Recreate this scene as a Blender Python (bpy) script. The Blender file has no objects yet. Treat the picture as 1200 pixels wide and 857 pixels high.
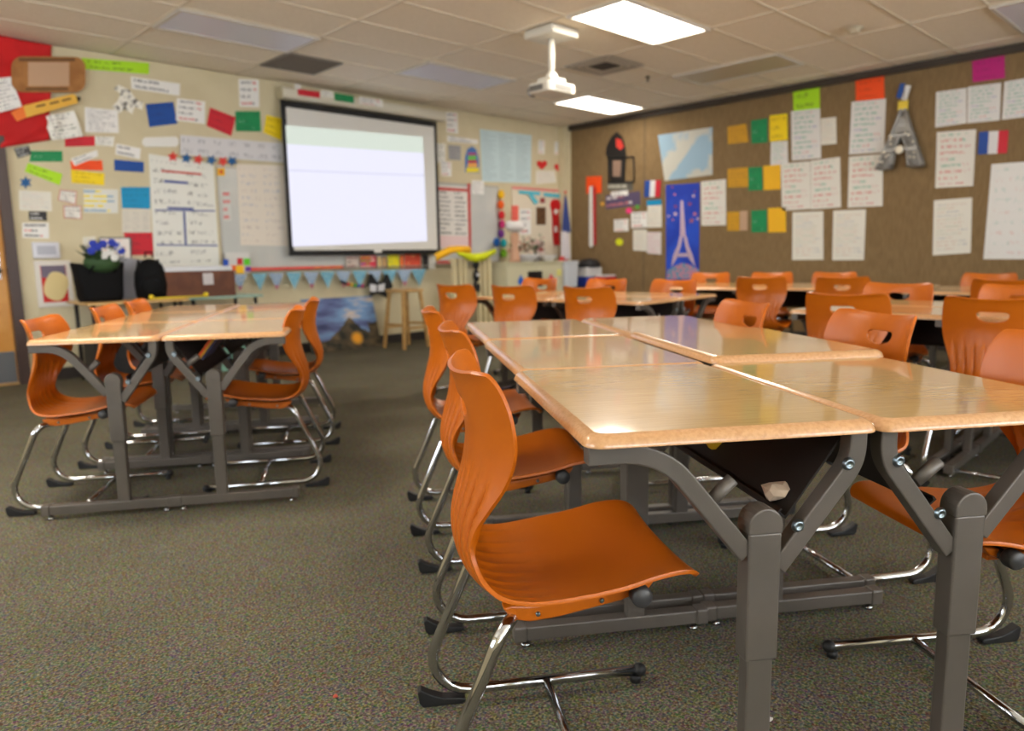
import bpy, bmesh, math, random
import numpy as np
from mathutils import Vector, Matrix

random.seed(7)
COL = bpy.context.scene.collection
PI = math.pi

# ------------------------------------------------------------------ camera model
FPX = 864.7
PITCH, ROLL, YAW_ROOM, YAW_DESK = map(math.radians, (8.43, 0.94, -43.83, -9.367))
CAM_H = 1.08
cp, sp = math.cos(PITCH), math.sin(PITCH)
_fwd = np.array([0, cp, -sp]); _right = np.array([1., 0, 0]); _down = np.array([0, -sp, -cp])
_c, _s = math.cos(ROLL), math.sin(ROLL)
_R = np.stack([_c*_right + _s*_down, -_s*_right + _c*_down, _fwd], 1)
_a = YAW_ROOM
_Rz = np.array([[math.cos(_a), -math.sin(_a), 0], [math.sin(_a), math.cos(_a), 0], [0, 0, 1]])
CM = _Rz @ _R
DD = YAW_DESK - YAW_ROOM
UV_U = np.array([math.cos(DD), -math.sin(DD)]); UV_V = np.array([math.sin(DD), math.cos(DD)])
def ray(x, y): return CM @ np.array([(x-600)/FPX, (y-428.5)/FPX, 1.])
def fw(x, y, Y):               # pixel -> point of the plane Y = const
    d = ray(x, y); k = Y/d[1]; return Vector((d[0]*k, Y, CAM_H + d[2]*k))
def rw(x, y, X):               # pixel -> point of the plane X = const
    d = ray(x, y); k = X/d[0]; return Vector((X, d[1]*k, CAM_H + d[2]*k))
def az(x, y, z):               # pixel -> point of the plane z = const
    d = ray(x, y); k = (z-CAM_H)/d[2]; return Vector((d[0]*k, d[1]*k, z))
def uv(u, v, z=0.): return Vector((UV_U[0]*u+UV_V[0]*v, UV_U[1]*u+UV_V[1]*v, z))

CEIL = 3.03; XR = 8.80; YF = 7.90; XL = -2.4; YB = -3.6
DESK_T = 0.772

# ------------------------------------------------------------------ materials
def lin(c):
    return tuple((x/12.92 if x <= .04045 else ((x+.055)/1.055)**2.4) for x in c)
def rgb(r, g, b): return lin((r/255, g/255, b/255)) + (1.,)
MATS = {}
def mat(name, col, rough=.5, metal=0., spec=.5, coat=0., emis=None, estr=0., noise=None, bump=None):
    if name in MATS: return MATS[name]
    m = bpy.data.materials.new(name); m.use_nodes = True
    nt = m.node_tree; b = nt.nodes['Principled BSDF']
    b.inputs['Base Color'].default_value = col
    b.inputs['Roughness'].default_value = rough
    b.inputs['Metallic'].default_value = metal
    b.inputs['Specular IOR Level'].default_value = spec
    b.inputs['Coat Weight'].default_value = coat
    b.inputs['Coat Roughness'].default_value = .08
    if emis:
        b.inputs['Emission Color'].default_value = emis
        b.inputs['Emission Strength'].default_value = estr
    tc = nt.nodes.new('ShaderNodeTexCoord')
    if noise:      # (scale, col2, low, high)
        n = nt.nodes.new('ShaderNodeTexNoise'); n.inputs['Scale'].default_value = noise[0]; n.inputs['Detail'].default_value = 4
        r = nt.nodes.new('ShaderNodeMapRange'); r.inputs[1].default_value = noise[2]; r.inputs[2].default_value = noise[3]
        x = nt.nodes.new('ShaderNodeMix'); x.data_type = 'RGBA'
        x.inputs[6].default_value = col; x.inputs[7].default_value = noise[1]
        nt.links.new(tc.outputs['Object'], n.inputs['Vector']); nt.links.new(n.outputs['Fac'], r.inputs[0])
        nt.links.new(r.outputs[0], x.inputs[0]); nt.links.new(x.outputs[2], b.inputs['Base Color'])
    if bump:       # (scale, strength, distance)
        n = nt.nodes.new('ShaderNodeTexNoise'); n.inputs['Scale'].default_value = bump[0]; n.inputs['Detail'].default_value = 3
        bb = nt.nodes.new('ShaderNodeBump'); bb.inputs['Strength'].default_value = bump[1]; bb.inputs['Distance'].default_value = bump[2]
        nt.links.new(tc.outputs['Object'], n.inputs['Vector']); nt.links.new(n.outputs['Fac'], bb.inputs['Height'])
        nt.links.new(bb.outputs['Normal'], b.inputs['Normal'])
    MATS[name] = m
    return m

ORANGE = mat('orange_plastic', rgb(192, 98, 6), .36, spec=.45, noise=(3., rgb(182, 90, 4), .35, .65), bump=(900, .12, .0006))
CHROME = mat('chrome', rgb(200, 202, 206), .09, 1.)
BLACKR = mat('black_rubber', rgb(22, 22, 23), .55)
GREYM = mat('grey_painted_steel', rgb(100, 93, 86), .42, .2, noise=(6., rgb(93, 87, 80), .4, .6), bump=(600, .08, .0004))
DARKM = mat('dark_steel_tray', rgb(40, 36, 34), .6, .2)
BOLT = mat('zinc_bolt', rgb(150, 165, 175), .3, 1.)
KNOB = mat('dark_knob', rgb(60, 60, 62), .4)

def wood_top():
    m = bpy.data.materials.new('laminate_desktop'); m.use_nodes = True
    nt = m.node_tree; b = nt.nodes['Principled BSDF']
    tc = nt.nodes.new('ShaderNodeTexCoord'); mp = nt.nodes.new('ShaderNodeMapping')
    mp.inputs['Scale'].default_value = (4, 90, 4)
    n = nt.nodes.new('ShaderNodeTexNoise'); n.inputs['Scale'].default_value = 2.2; n.inputs['Detail'].default_value = 5; n.inputs['Roughness'].default_value = .65
    cr = nt.nodes.new('ShaderNodeValToRGB')
    cr.color_ramp.elements[0].position = .30; cr.color_ramp.elements[0].color = rgb(194, 154, 96)
    cr.color_ramp.elements[1].position = .68; cr.color_ramp.elements[1].color = rgb(216, 178, 116)
    n2 = nt.nodes.new('ShaderNodeTexNoise'); n2.inputs['Scale'].default_value = 5; n2.inputs['Detail'].default_value = 3
    mx = nt.nodes.new('ShaderNodeMix'); mx.data_type = 'RGBA'; mx.blend_type = 'MULTIPLY'; mx.inputs[0].default_value = .3
    cr2 = nt.nodes.new('ShaderNodeValToRGB')
    cr2.color_ramp.elements[0].position = .35; cr2.color_ramp.elements[0].color = (.72, .68, .6, 1)
    cr2.color_ramp.elements[1].position = .6; cr2.color_ramp.elements[1].color = (1, 1, 1, 1)
    L = nt.links.new
    L(tc.outputs['Object'], mp.inputs[0]); L(mp.outputs[0], n.inputs['Vector']); L(n.outputs['Fac'], cr.inputs[0])
    L(tc.outputs['Object'], n2.inputs['Vector']); L(n2.outputs['Fac'], cr2.inputs[0])
    L(cr.outputs[0], mx.inputs[6]); L(cr2.outputs[0], mx.inputs[7]); L(mx.outputs[2], b.inputs['Base Color'])
    b.inputs['Roughness'].default_value = .24; b.inputs['Specular IOR Level'].default_value = .5
    b.inputs['Coat Weight'].default_value = .7; b.inputs['Coat Roughness'].default_value = .06
    return m
WOODT = wood_top()
EDGE = mat('moulded_desk_edge', rgb(208, 160, 112), .25, spec=.5, coat=.3, noise=(120., rgb(192, 142, 96), .4, .7))
LTWOOD = mat('light_wood', rgb(196, 156, 96), .45, noise=(14., rgb(176, 134, 76), .35, .7))

# paper with handwriting-like rows: UV driven
def paper(name, base, inks, rows=10, dens=.5, cols=1, margin=.08, size=26., border=None, amount=.75):
    if name in MATS: return MATS[name]
    m = bpy.data.materials.new(name); m.use_nodes = True
    nt = m.node_tree; b = nt.nodes['Principled BSDF']; L = nt.links.new
    b.inputs['Roughness'].default_value = .6
    def math_(op, a, bb=None, cc=None):
        x = nt.nodes.new('ShaderNodeMath'); x.operation = op
        for i, v in enumerate((a, bb, cc)):
            if v is None: continue
            if isinstance(v, (int, float)): x.inputs[i].default_value = v
            else: L(v, x.inputs[i])
        return x.outputs[0]
    uvn = nt.nodes.new('ShaderNodeUVMap'); sx = nt.nodes.new('ShaderNodeSeparateXYZ'); L(uvn.outputs[0], sx.inputs[0])
    U, V = sx.outputs[0], sx.outputs[1]
    rv = math_('MULTIPLY', V, float(rows)); fr = math_('FRACT', rv); fl = math_('FLOOR', rv)
    band = math_('MULTIPLY', math_('GREATER_THAN', fr, .3), math_('LESS_THAN', fr, .72))
    cb = nt.nodes.new('ShaderNodeCombineXYZ'); L(math_('MULTIPLY', U, size), cb.inputs[0]); L(math_('MULTIPLY', V, rows*2.2), cb.inputs[1])
    n = nt.nodes.new('ShaderNodeTexNoise'); n.inputs['Scale'].default_value = 1.; n.inputs['Detail'].default_value = 2
    L(cb.outputs[0], n.inputs['Vector'])
    ink = math_('GREATER_THAN', n.outputs['Fac'], 1-dens)
    # row length and side margins
    wn = nt.nodes.new('ShaderNodeTexWhiteNoise'); wn.noise_dimensions = '1D'; L(fl, wn.inputs['W'])
    uc = math_('FRACT', math_('MULTIPLY', U, float(cols)))
    endx = math_('ADD', math_('MULTIPLY', wn.outputs['Value'], .45), .5)
    inm = math_('MULTIPLY', math_('GREATER_THAN', uc, margin), math_('LESS_THAN', uc, endx))
    vm = math_('MULTIPLY', math_('GREATER_THAN', V, .05), math_('LESS_THAN', V, .95))
    mask = math_('MULTIPLY', math_('MULTIPLY', band, ink), math_('MULTIPLY', inm, vm))
    mask = math_('MULTIPLY', mask, amount)
    cr = nt.nodes.new('ShaderNodeValToRGB'); cr.color_ramp.interpolation = 'CONSTANT'
    e = cr.color_ramp.elements
    e[0].position = 0; e[0].color = inks[0]
    e[1].position = 1/len(inks) if len(inks) > 1 else 1.; e[1].color = inks[1 % len(inks)]
    for i in range(2, len(inks)):
        q = e.new(i/len(inks)); q.color = inks[i]
    cn = nt.nodes.new('ShaderNodeTexWhiteNoise'); cn.noise_dimensions = '2D'
    cb2 = nt.nodes.new('ShaderNodeCombineXYZ'); L(math_('FLOOR', math_('MULTIPLY', U, 3.)), cb2.inputs[0]); L(fl, cb2.inputs[1]); L(cb2.outputs[0], cn.inputs['Vector'])
    L(cn.outputs['Value'], cr.inputs[0])
    mx = nt.nodes.new('ShaderNodeMix'); mx.data_type = 'RGBA'; mx.inputs[6].default_value = base
    L(mask, mx.inputs[0]); L(cr.outputs[0], mx.inputs[7])
    out = mx.outputs[2]
    if border:
        w = .05
        bm_ = math_('MAXIMUM', math_('MAXIMUM', math_('LESS_THAN', U, w), math_('GREATER_THAN', U, 1-w)), math_('MAXIMUM', math_('LESS_THAN', V, w), math_('GREATER_THAN', V, 1-w)))
        m2 = nt.nodes.new('ShaderNodeMix'); m2.data_type = 'RGBA'; L(bm_, m2.inputs[0]); L(out, m2.inputs[6]); m2.inputs[7].default_value = border
        out = m2.outputs[2]
    L(out, b.inputs['Base Color'])
    MATS[name] = m
    return m
K = rgb(50, 50, 55); BLU = rgb(50, 70, 150); RED = rgb(205, 60, 55); GRN = rgb(60, 165, 135); WH = rgb(238, 236, 232); GRY = rgb(120, 120, 125)
P_BLACK = paper('white_paper_black_writing', WH, [K, GRY], 9, .5)
P_FEW = paper('white_paper_few_lines', WH, [K, GRY, RED], 4, .52, size=18.)
P_STRIP = paper('white_strip_one_line', WH, [K, GRY], 2, .55, margin=.06, size=22.)
P_COLOR = paper('chart_paper_coloured_writing', rgb(226, 222, 212), [RED, GRN, RED, rgb(200, 110, 120)], 9, .50, size=15., amount=.62)
P_GREEN = paper('chart_paper_green_writing', rgb(224, 222, 218), [GRN, GRN, GRN, RED, rgb(110, 120, 180)], 10, .51, size=15., amount=.62)
P_PALE = paper('chart_paper_pale_writing', rgb(228, 224, 212), [rgb(170, 175, 150), rgb(200, 160, 140), rgb(150, 155, 170)], 15, .5, amount=.55)
P_BIG = paper('large_sheet_faint_writing', rgb(230, 228, 224), [rgb(170, 200, 190), rgb(220, 180, 175)], 9, .42, amount=.5)
P_LINED = paper('pale_blue_lined_poster', rgb(196, 216, 220), [rgb(140, 165, 172)], 22, .62, cols=3, amount=.5)
P_CARD = paper('index_card_pink_edge', rgb(232, 228, 220), [GRY, K], 4, .5, border=rgb(206, 120, 110))
P_DIAL = paper('dark_label_white_writing', rgb(45, 45, 48), [WH], 2, .55)
P_HEAD = paper('white_sheet_bold_writing', WH, [K], 3, .6, size=16.)
P_RED = paper('red_card', rgb(206, 24, 44), [rgb(150, 25, 45)], 3, .5, amount=.5)
P_GRN = paper('green_card', rgb(4, 140, 80), [rgb(190, 220, 200), rgb(12, 90, 60)], 3, .48, amount=.45)
P_BLU = paper('blue_card', rgb(4, 74, 160), [rgb(20, 50, 120)], 3, .5, amount=.5)
P_YEL = paper('yellow_card', rgb(248, 216, 2), [rgb(170, 130, 30)], 3, .5, amount=.5)
P_GLD = paper('gold_card', rgb(206, 152, 16), [rgb(150, 105, 40)], 5, .5, amount=.5)
P_LIM = paper('lime_card', rgb(176, 228, 20), [rgb(80, 120, 40)], 2, .5, amount=.6, size=18.)
P_ORG = paper('orange_card', rgb(252, 80, 2), [rgb(190, 60, 20)], 3, .5, amount=.4)
P_CYN = paper('cyan_card', rgb(0, 148, 200), [rgb(10, 110, 150)], 4, .5, amount=.4)
P_MAG = paper('magenta_card', rgb(190, 14, 120), [rgb(140, 10, 90)], 3, .5, amount=.4)
P_SALM = paper('salmon_card', rgb(240, 110, 96), [rgb(200, 80, 70)], 3, .5, amount=.4)
P_SPECK = paper('speckled_cutout', rgb(236, 234, 226), [K, rgb(90, 110, 90)], 7, .48, size=12., amount=.9)
P_COLLAGE = paper('yellow_white_collage', rgb(224, 224, 216), [rgb(244, 222, 10), rgb(244, 222, 10), rgb(150, 180, 200)], 5, .60, margin=.0, size=7., amount=1.)
P_YTAN = paper('pencil_yellow_board', rgb(232, 180, 66), [rgb(110, 85, 50)], 3, .52, size=16., amount=.8)

# ------------------------------------------------------------------ mesh builder
class MB:
    def __init__(s): s.v = []; s.f = []; s.m = []; s.uvs = None; s.sm = []
    def add(s, vs, fs, mi=0, smooth=False):
        o = len(s.v); s.v += [tuple(p) for p in vs]; s.f += [tuple(i+o for i in f) for f in fs]; s.m += [mi]*len(fs); s.sm += [smooth]*len(fs); return s
    def box(s, c, d, rot=None, mi=0):
        hx, hy, hz = d[0]/2, d[1]/2, d[2]/2
        vs = [Vector((x, y, z)) for z in (-hz, hz) for y in (-hy, hy) for x in (-hx, hx)]
        if rot is not None: vs = [rot @ p for p in vs]
        vs = [p+Vector(c) for p in vs]
        return s.add(vs, [(0, 2, 3, 1), (4, 5, 7, 6), (0, 1, 5, 4), (2, 6, 7, 3), (0, 4, 6, 2), (1, 3, 7, 5)], mi)
    def prism(s, poly, w0, w1, fn, mi=0):   # poly 2D ccw, extruded from w0 to w1, fn(a,b,w)->Vector
        n = len(poly)
        vs = [fn(a, b, w0) for a, b in poly]+[fn(a, b, w1) for a, b in poly]
        fs = [tuple(range(n))[::-1], tuple(range(n, 2*n))]+[(i, (i+1) % n, n+(i+1) % n, n+i) for i in range(n)]
        return s.add(vs, fs, mi)
    def lathe(s, prof, c=(0, 0, 0), n=24, mat4=None, mi=0, smooth=True):
        vs = []; c = Vector(c)
        for r, z in prof:
            for k in range(n):
                a = 2*PI*k/n; p = Vector((r*math.cos(a), r*math.sin(a), z))
                if mat4 is not None: p = mat4 @ p
                vs.append(p+c)
        fs = []
        for i in range(len(prof)-1):
            for k in range(n):
                fs.append((i*n+k, i*n+(k+1) % n, (i+1)*n+(k+1) % n, (i+1)*n+k))
        s.add(vs, fs, mi, smooth)
        o = len(s.v)-len(vs)
        if prof[0][0] > 1e-6: s.f.append(tuple(o+k for k in range(n))[::-1]); s.m.append(mi); s.sm.append(False)
        if prof[-1][0] > 1e-6: s.f.append(tuple(o+(len(prof)-1)*n+k for k in range(n))); s.m.append(mi); s.sm.append(False)
        return s
    def sweep(s, path, prof, closed_prof=True, up=Vector((0, 1, 0)), mi=0, smooth=False, cap=True):
        # path: list of Vector; prof: 2D pts; frame from 'up' hint (binormal fixed) -> planar paths keep orientation
        n = len(prof); vs = []
        for i, p in enumerate(path):
            t = (path[min(i+1, len(path)-1)]-path[max(i-1, 0)]).normalized()
            bn = up.normalized() if abs(t.dot(up.normalized())) < .95 else Vector((0, 0, 1)) if abs(t.z) < .9 else Vector((1, 0, 0))
            nn = bn.cross(t).normalized(); bb = t.cross(nn).normalized()
            # mitre
            sc = 1.
            if 0 < i < len(path)-1:
                t0 = (p-path[i-1]).normalized(); t1 = (path[i+1]-p).normalized()
                ch = math.sqrt(max(.25, (1+t0.dot(t1))/2)); sc = 1/ch
            for a, b in prof: vs.append(p+nn*(a*sc)+bb*b)
        fs = []
        for i in range(len(path)-1):
            for k in range(n):
                fs.append((i*n+k, i*n+(k+1) % n, (i+1)*n+(k+1) % n, (i+1)*n+k))
        s.add(vs, fs, mi, smooth); o = len(s.v)-len(vs)
        if cap:
            s.f.append(tuple(o+k for k in range(n))[::-1]); s.m.append(mi); s.sm.append(False)
            s.f.append(tuple(o+(len(path)-1)*n+k for k in range(n))); s.m.append(mi); s.sm.append(False)
        return s
    def tube(s, path, r, n=12, up=Vector((0, 1, 0)), mi=0):
        # parallel transport
        path = [Vector(p) for p in path]
        prev = None; vs = []
        for i, p in enumerate(path):
            t = (path[min(i+1, len(path)-1)]-path[max(i-1, 0)]).normalized()
            if prev is None:
                h = up if abs(t.dot(up)) < .9 else Vector((1, 0, 0))
                nn = (h-t*h.dot(t)).normalized()
            else: nn = (prev-t*prev.dot(t)).normalized()
            prev = nn; bb = t.cross(nn)
            for k in range(n):
                a = 2*PI*k/n; vs.append(p+nn*(r*math.cos(a))+bb*(r*math.sin(a)))
        fs = [(i*n+k, i*n+(k+1) % n, (i+1)*n+(k+1) % n, (i+1)*n+k) for i in range(len(path)-1) for k in range(n)]
        s.add(vs, fs, mi, True); o = len(s.v)-len(vs)
        s.f.append(tuple(o+k for k in range(n))[::-1]); s.m.append(mi); s.sm.append(False)
        s.f.append(tuple(o+(len(path)-1)*n+k for k in range(n))); s.m.append(mi); s.sm.append(False)
        return s
    def ball(s, c, r, n=14, mi=0, sc=(1, 1, 1)):
        prof = [(r*math.sin(PI*i/n)*1., -r*math.cos(PI*i/n)) for i in range(n+1)]
        prof[0] = (1e-7, -r); prof[-1] = (1e-7, r)
        return s.lathe(prof, c, n+2, Matrix.Diagonal(sc).to_4x4() if sc != (1, 1, 1) else None, mi)
    def build(s, name, mats, parent=None, bevel=0., seg=2, loc=None, weld=False):
        me = bpy.data.meshes.new(name); me.from_pydata(s.v, [], s.f)
        if not isinstance(mats, (list, tuple)): mats = [mats]
        for m in mats: me.materials.append(m)
        me.polygons.foreach_set('material_index', s.m); me.polygons.foreach_set('use_smooth', s.sm)
        bm = bmesh.new(); bm.from_mesh(me)
        bmesh.ops.recalc_face_normals(bm, faces=bm.faces)
        bm.to_mesh(me); bm.free(); me.update()
        if s.uvs:
            l = me.uv_layers.new(name='UVMap')
            for i, lo in enumerate(me.loops): l.data[i].uv = s.uvs[lo.vertex_index]
        o = bpy.data.objects.new(name, me); COL.objects.link(o)
        if parent is not None: o.parent = parent
        if loc is not None: o.location = loc
        if bevel > 0:
            md = o.modifiers.new('b', 'BEVEL'); md.width = bevel; md.segments = seg; md.limit_method = 'ANGLE'; md.angle_limit = .6
        return o
def fillet(pts, rads, n=7):
    pts = [Vector(p) for p in pts]; out = [pts[0]]
    for i in range(1, len(pts)-1):
        p, a, b = pts[i], pts[i-1], pts[i+1]; r = rads[i-1]
        d0 = (a-p).normalized(); d1 = (b-p).normalized(); ang = d0.angle(d1)
        t = min(r/math.tan(ang/2), (a-p).length*.98, (b-p).length*.98); rr = t*math.tan(ang/2)
        s0 = p+d0*t; c = p+(d0+d1).normalized()*(rr/math.sin(ang/2))
        v0 = s0-c; v1 = p+d1*t-c; tot = v0.angle(v1)
        ax = v0.cross(v1).normalized()
        for k in range(n+1): out.append(c+Matrix.Rotation(tot*k/n, 3, ax) @ v0)
    out.append(pts[-1]); return out
def rrect(w, h, r, n=6, cx=0, cy=0):
    pts = []
    for (sx, sy, a0) in ((1, 1, 0), (-1, 1, 90), (-1, -1, 180), (1, -1, 270)):
        for k in range(n+1):
            a = math.radians(a0+90*k/n); pts.append((cx+sx*(w/2-r)+r*math.cos(a), cy+sy*(h/2-r)+r*math.sin(a)))
    return pts
def props(o, label=None, cat=None, group=None, kind=None):
    if label: o['label'] = label
    if cat: o['category'] = cat
    if group: o['group'] = group
    if kind: o['kind'] = kind
    return o
def empty(name, loc, rz, label, cat, group=None):
    o = bpy.data.objects.new(name, None); COL.objects.link(o); o.empty_display_size = .1
    o.location = loc; o.rotation_euler = (0, 0, rz); return props(o, label, cat, group)
def copy_tree(o, parent=None):
    c = o.copy(); COL.objects.link(c)
    if parent is not None: c.parent = parent
    for ch in list(o.children): copy_tree(ch, c)
    return c
def bake(o):
    dg = bpy.context.evaluated_depsgraph_get(); dg.update()
    me = bpy.data.meshes.new_from_object(o.evaluated_get(dg)); me.name = o.name
    o.modifiers.clear(); o.data = me; return o

# ------------------------------------------------------------------ chair
ST = [  # x, z, half width, edge offset, reference width
    (-.240, .866, .150, .052, .20), (-.237, .859, .176, .056, .20), (-.231, .845, .192, .060, .20), (-.222, .812, .201, .062, .20), (-.212, .77, .204, .064, .204), (-.207, .725, .201, .062, .201),
    (-.212, .675, .187, .052, .187), (-.224, .625, .165, .038, .165), (-.236, .58, .147, .027, .147), (-.242, .54, .141, .022, .141), (-.238, .498, .149, .024, .149),
    (-.220, .460, .171, .026, .171), (-.182, .434, .193, .026, .193), (-.12, .424, .207, .026, .207), (-.04, .428, .214, .028, .214), (.05, .440, .216, .028, .216),
    (.115, .457, .214, .026, .215), (.160, .467, .210, .022, .215), (.187, .468, .204, .018, .215), (.202, .463, .192, .013, .215), (.208, .456, .176, .010, .215)]
def catmull(P, n):
    out = []
    for i in range(len(P)-1):
        p0 = P[max(i-1, 0)]; p1 = P[i]; p2 = P[i+1]; p3 = P[min(i+2, len(P)-1)]
        for k in range(n):
            t = k/n
            out.append(tuple(.5*((2*b)+(-a+c)*t+(2*a-5*b+4*c-d)*t*t+(-a+3*b-3*c+d)*t**3) for a, b, c, d in zip(p0, p1, p2, p3)))
    out.append(P[-1]); return out
def build_shell():
    P = catmull(ST, 4); NS = 84
    arc = [0.]
    for i in range(1, len(P)): arc.append(arc[-1]+math.hypot(P[i][0]-P[i-1][0], P[i][1]-P[i-1][1]))
    hc = (0., .075)                       # handle centre: width, arc length
    def hole_r(a):                        # D shaped outline: flat top, round bottom
        x, y = math.cos(a), math.sin(a)   # y grows downwards
        ry = .030 if y > 0 else .017
        e = 2.2 if y > 0 else 5.
        return 1/((abs(x)/.060)**e+(abs(y)/ry)**e)**(1/e)
    vs2 = []; vs = []
    for i, (x, z, w, e, wr) in enumerate(P):
        for k in range(NS+1):
            s = -1+2*k/NS; vs2.append([s*w, arc[i]])
    idx = lambda i, k: i*(NS+1)+k
    faces = []
    for i in range(len(P)-1):
        for k in range(NS):
            q = (idx(i, k), idx(i, k+1), idx(i+1, k+1), idx(i+1, k))
            cx = sum(vs2[a][0] for a in q)/4; cy = sum(vs2[a][1] for a in q)/4
            dx, dy = cx-hc[0], cy-hc[1]
            if math.hypot(dx, dy) < hole_r(math.atan2(dy, dx)): continue
            faces.append(q)
    cnt = {}
    for q in faces:
        for j in range(4):
            e = tuple(sorted((q[j], q[(j+1) % 4]))); cnt[e] = cnt.get(e, 0)+1
    bnd = {a for e, c in cnt.items() if c == 1 for a in e}
    for a in bnd:
        x, y = vs2[a]; dx, dy = x-hc[0], y-hc[1]
        if abs(dx) < .075 and abs(dy) < .045:
            an = math.atan2(dy, dx); r = hole_r(an); vs2[a] = [hc[0]+r*math.cos(an), hc[1]+r*math.sin(an)]
    def ev(y):
        import bisect
        i = max(0, min(len(arc)-2, bisect.bisect_right(arc, y)-1)); t = (y-arc[i])/(arc[i+1]-arc[i])
        A, B = P[i], P[i+1]; q = [a+(b-a)*t for a, b in zip(A, B)]
        return q
    for n_, (sx, y) in enumerate(vs2):
        i = n_//(NS+1); x, z, w, e, wr = ev(y)
        x0, z0 = ev(max(y-.004, 0))[:2]; x1, z1 = ev(min(y+.004, arc[-1]))[:2]
        tx, tz = x1-x0, z1-z0; l = math.hypot(tx, tz); nx, nz = -tz/l, tx/l     # normal: forward / up
        s = max(-1, min(1, sx/max(w, 1e-6)))
        d = e*abs(sx/wr)**2.3
        # pleats in the lumbar zone, fading into the seat
        A = .0190*math.exp(-((z-.570)/.062)**2) if x < -.15 and z > .44 else 0.
        if z < .53: A = max(A, .0032*math.exp(-((x+.19)/.08)**2)*(1 if z < .47 else (.53-z)/.06))
        ph = abs(s)*4.2+(.35*(z-.57)/.1*abs(s) if z > .47 else 0)
        q_ = min(1., abs((ph % 1)-.5)*2/.62); val = (.5+.5*math.cos(PI*q_))**1.3
        d += A*val*(1 if abs(s) < .90 else max(0, (1-abs(s))*10))
        vs.append((x+nx*d, sx, z+nz*d))
    mb = MB(); mb.add(vs, faces, 0, True)
    return mb
def make_chair():
    root = empty('student_chair', (0, 0, 0), 0, 'x', 'chair')
    sh = build_shell().build('seat_shell', ORANGE, root)
    # drop unused vertices
    bm = bmesh.new(); bm.from_mesh(sh.data)
    bmesh.ops.delete(bm, geom=[v for v in bm.verts if not v.link_faces], context='VERTS')
    for f in bm.faces: f.smooth = True
    bmesh.ops.recalc_face_normals(bm, faces=bm.faces)
    # make normals face the sitter (+x on the back)
    s = sum((f.normal.x+f.normal.z)*f.calc_area() for f in bm.faces)
    if s < 0: bmesh.ops.reverse_faces(bm, faces=bm.faces)
    bm.to_mesh(sh.data); bm.free()
    md = sh.modifiers.new('s', 'SOLIDIFY'); md.thickness = .0085; md.offset = -1; md.use_even_offset = False
    md = sh.modifiers.new('b', 'BEVEL'); md.width = .0028; md.segments = 2; md.limit_method = 'ANGLE'; md.angle_limit = 1.4
    bake(sh)
    # under-seat mount
    mb = MB()
    for sg in (-1, 1):
        poly = [(-.172, .424), (-.155, .400), (-.12, .392), (-.06, .397), (.06, .418), (.115, .436), (.13, .456), (.05, .440), (-.04, .427), (-.12, .424), (-.155, .428)]
        mb.prism(poly, .140, .170, lambda a, b, w: Vector((a, sg*w, b)))
    mb.box((-.10, 0, .402), (.09, .281, .018)); mb.box((.06, 0, .418), (.07, .281, .014))
    bake(mb.build('seat_mount', ORANGE, root, .004))
    for sg in (-1, 1):
        for x, z in ((-.105, .408), (.02, .423)):
            MB().lathe([(.0048, 0), (.0048, .004), (.003, .006)], (x, sg*.1695, z), 10, Matrix.Rotation(-sg*PI/2, 4, 'X')).build('screw', BOLT, root)
    for sg in (-1, 1):
        p = fillet([(.225, sg*.212, .031), (-.337, sg*.212, .031), (-.178, sg*.202, .400), (-.13, sg*.122, .400), (.088, sg*.122, .428)], [.09, .05, .05])
        mb = MB(); mb.tube(p, .0128, 14)
        mb.build('frame_tube', CHROME, root)
        mb = MB();         poly = [(-.318, .001), (-.222, .001), (-.212, .008), (-.218, .016), (-.27, .022), (-.30, .034), (-.322, .048), (-.330, .040), (-.326, .012)]
        mb.prism(poly, -.014, .014, lambda a, b, w: Vector((a, sg*.212+w, b)))
        bake(mb.build('heel_glide', BLACKR, root, .003))
        mb = MB(); mb.ball((.232, sg*.212, .031), .0175, 10); mb.lathe([(.014, .001), (.014, .02)], (.222, sg*.212, 0), 12)
        mb.build('front_glide', BLACKR, root)
        mb = MB(); mb.lathe([(.019, -.014), (.0205, -.01), (.0205, .01), (.017, .015), (1e-6, .016)], (.088, sg*.200, .440), 18, Matrix.Rotation(-sg*PI/2, 4, 'X'))
        mb.lathe([(.012, -.07), (.012, 0)], (.088, sg*.200, .438), 10, Matrix.Rotation(-sg*PI/2, 4, 'X'))
        mb.build('pivot_knob', KNOB, root)
    mb = MB(); mb.tube([(-.01, -.212, .031), (-.01, .212, .031)], .011, 12, Vector((0, 0, 1)))
    mb.build('crossbar', CHROME, root)
    return root

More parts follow.
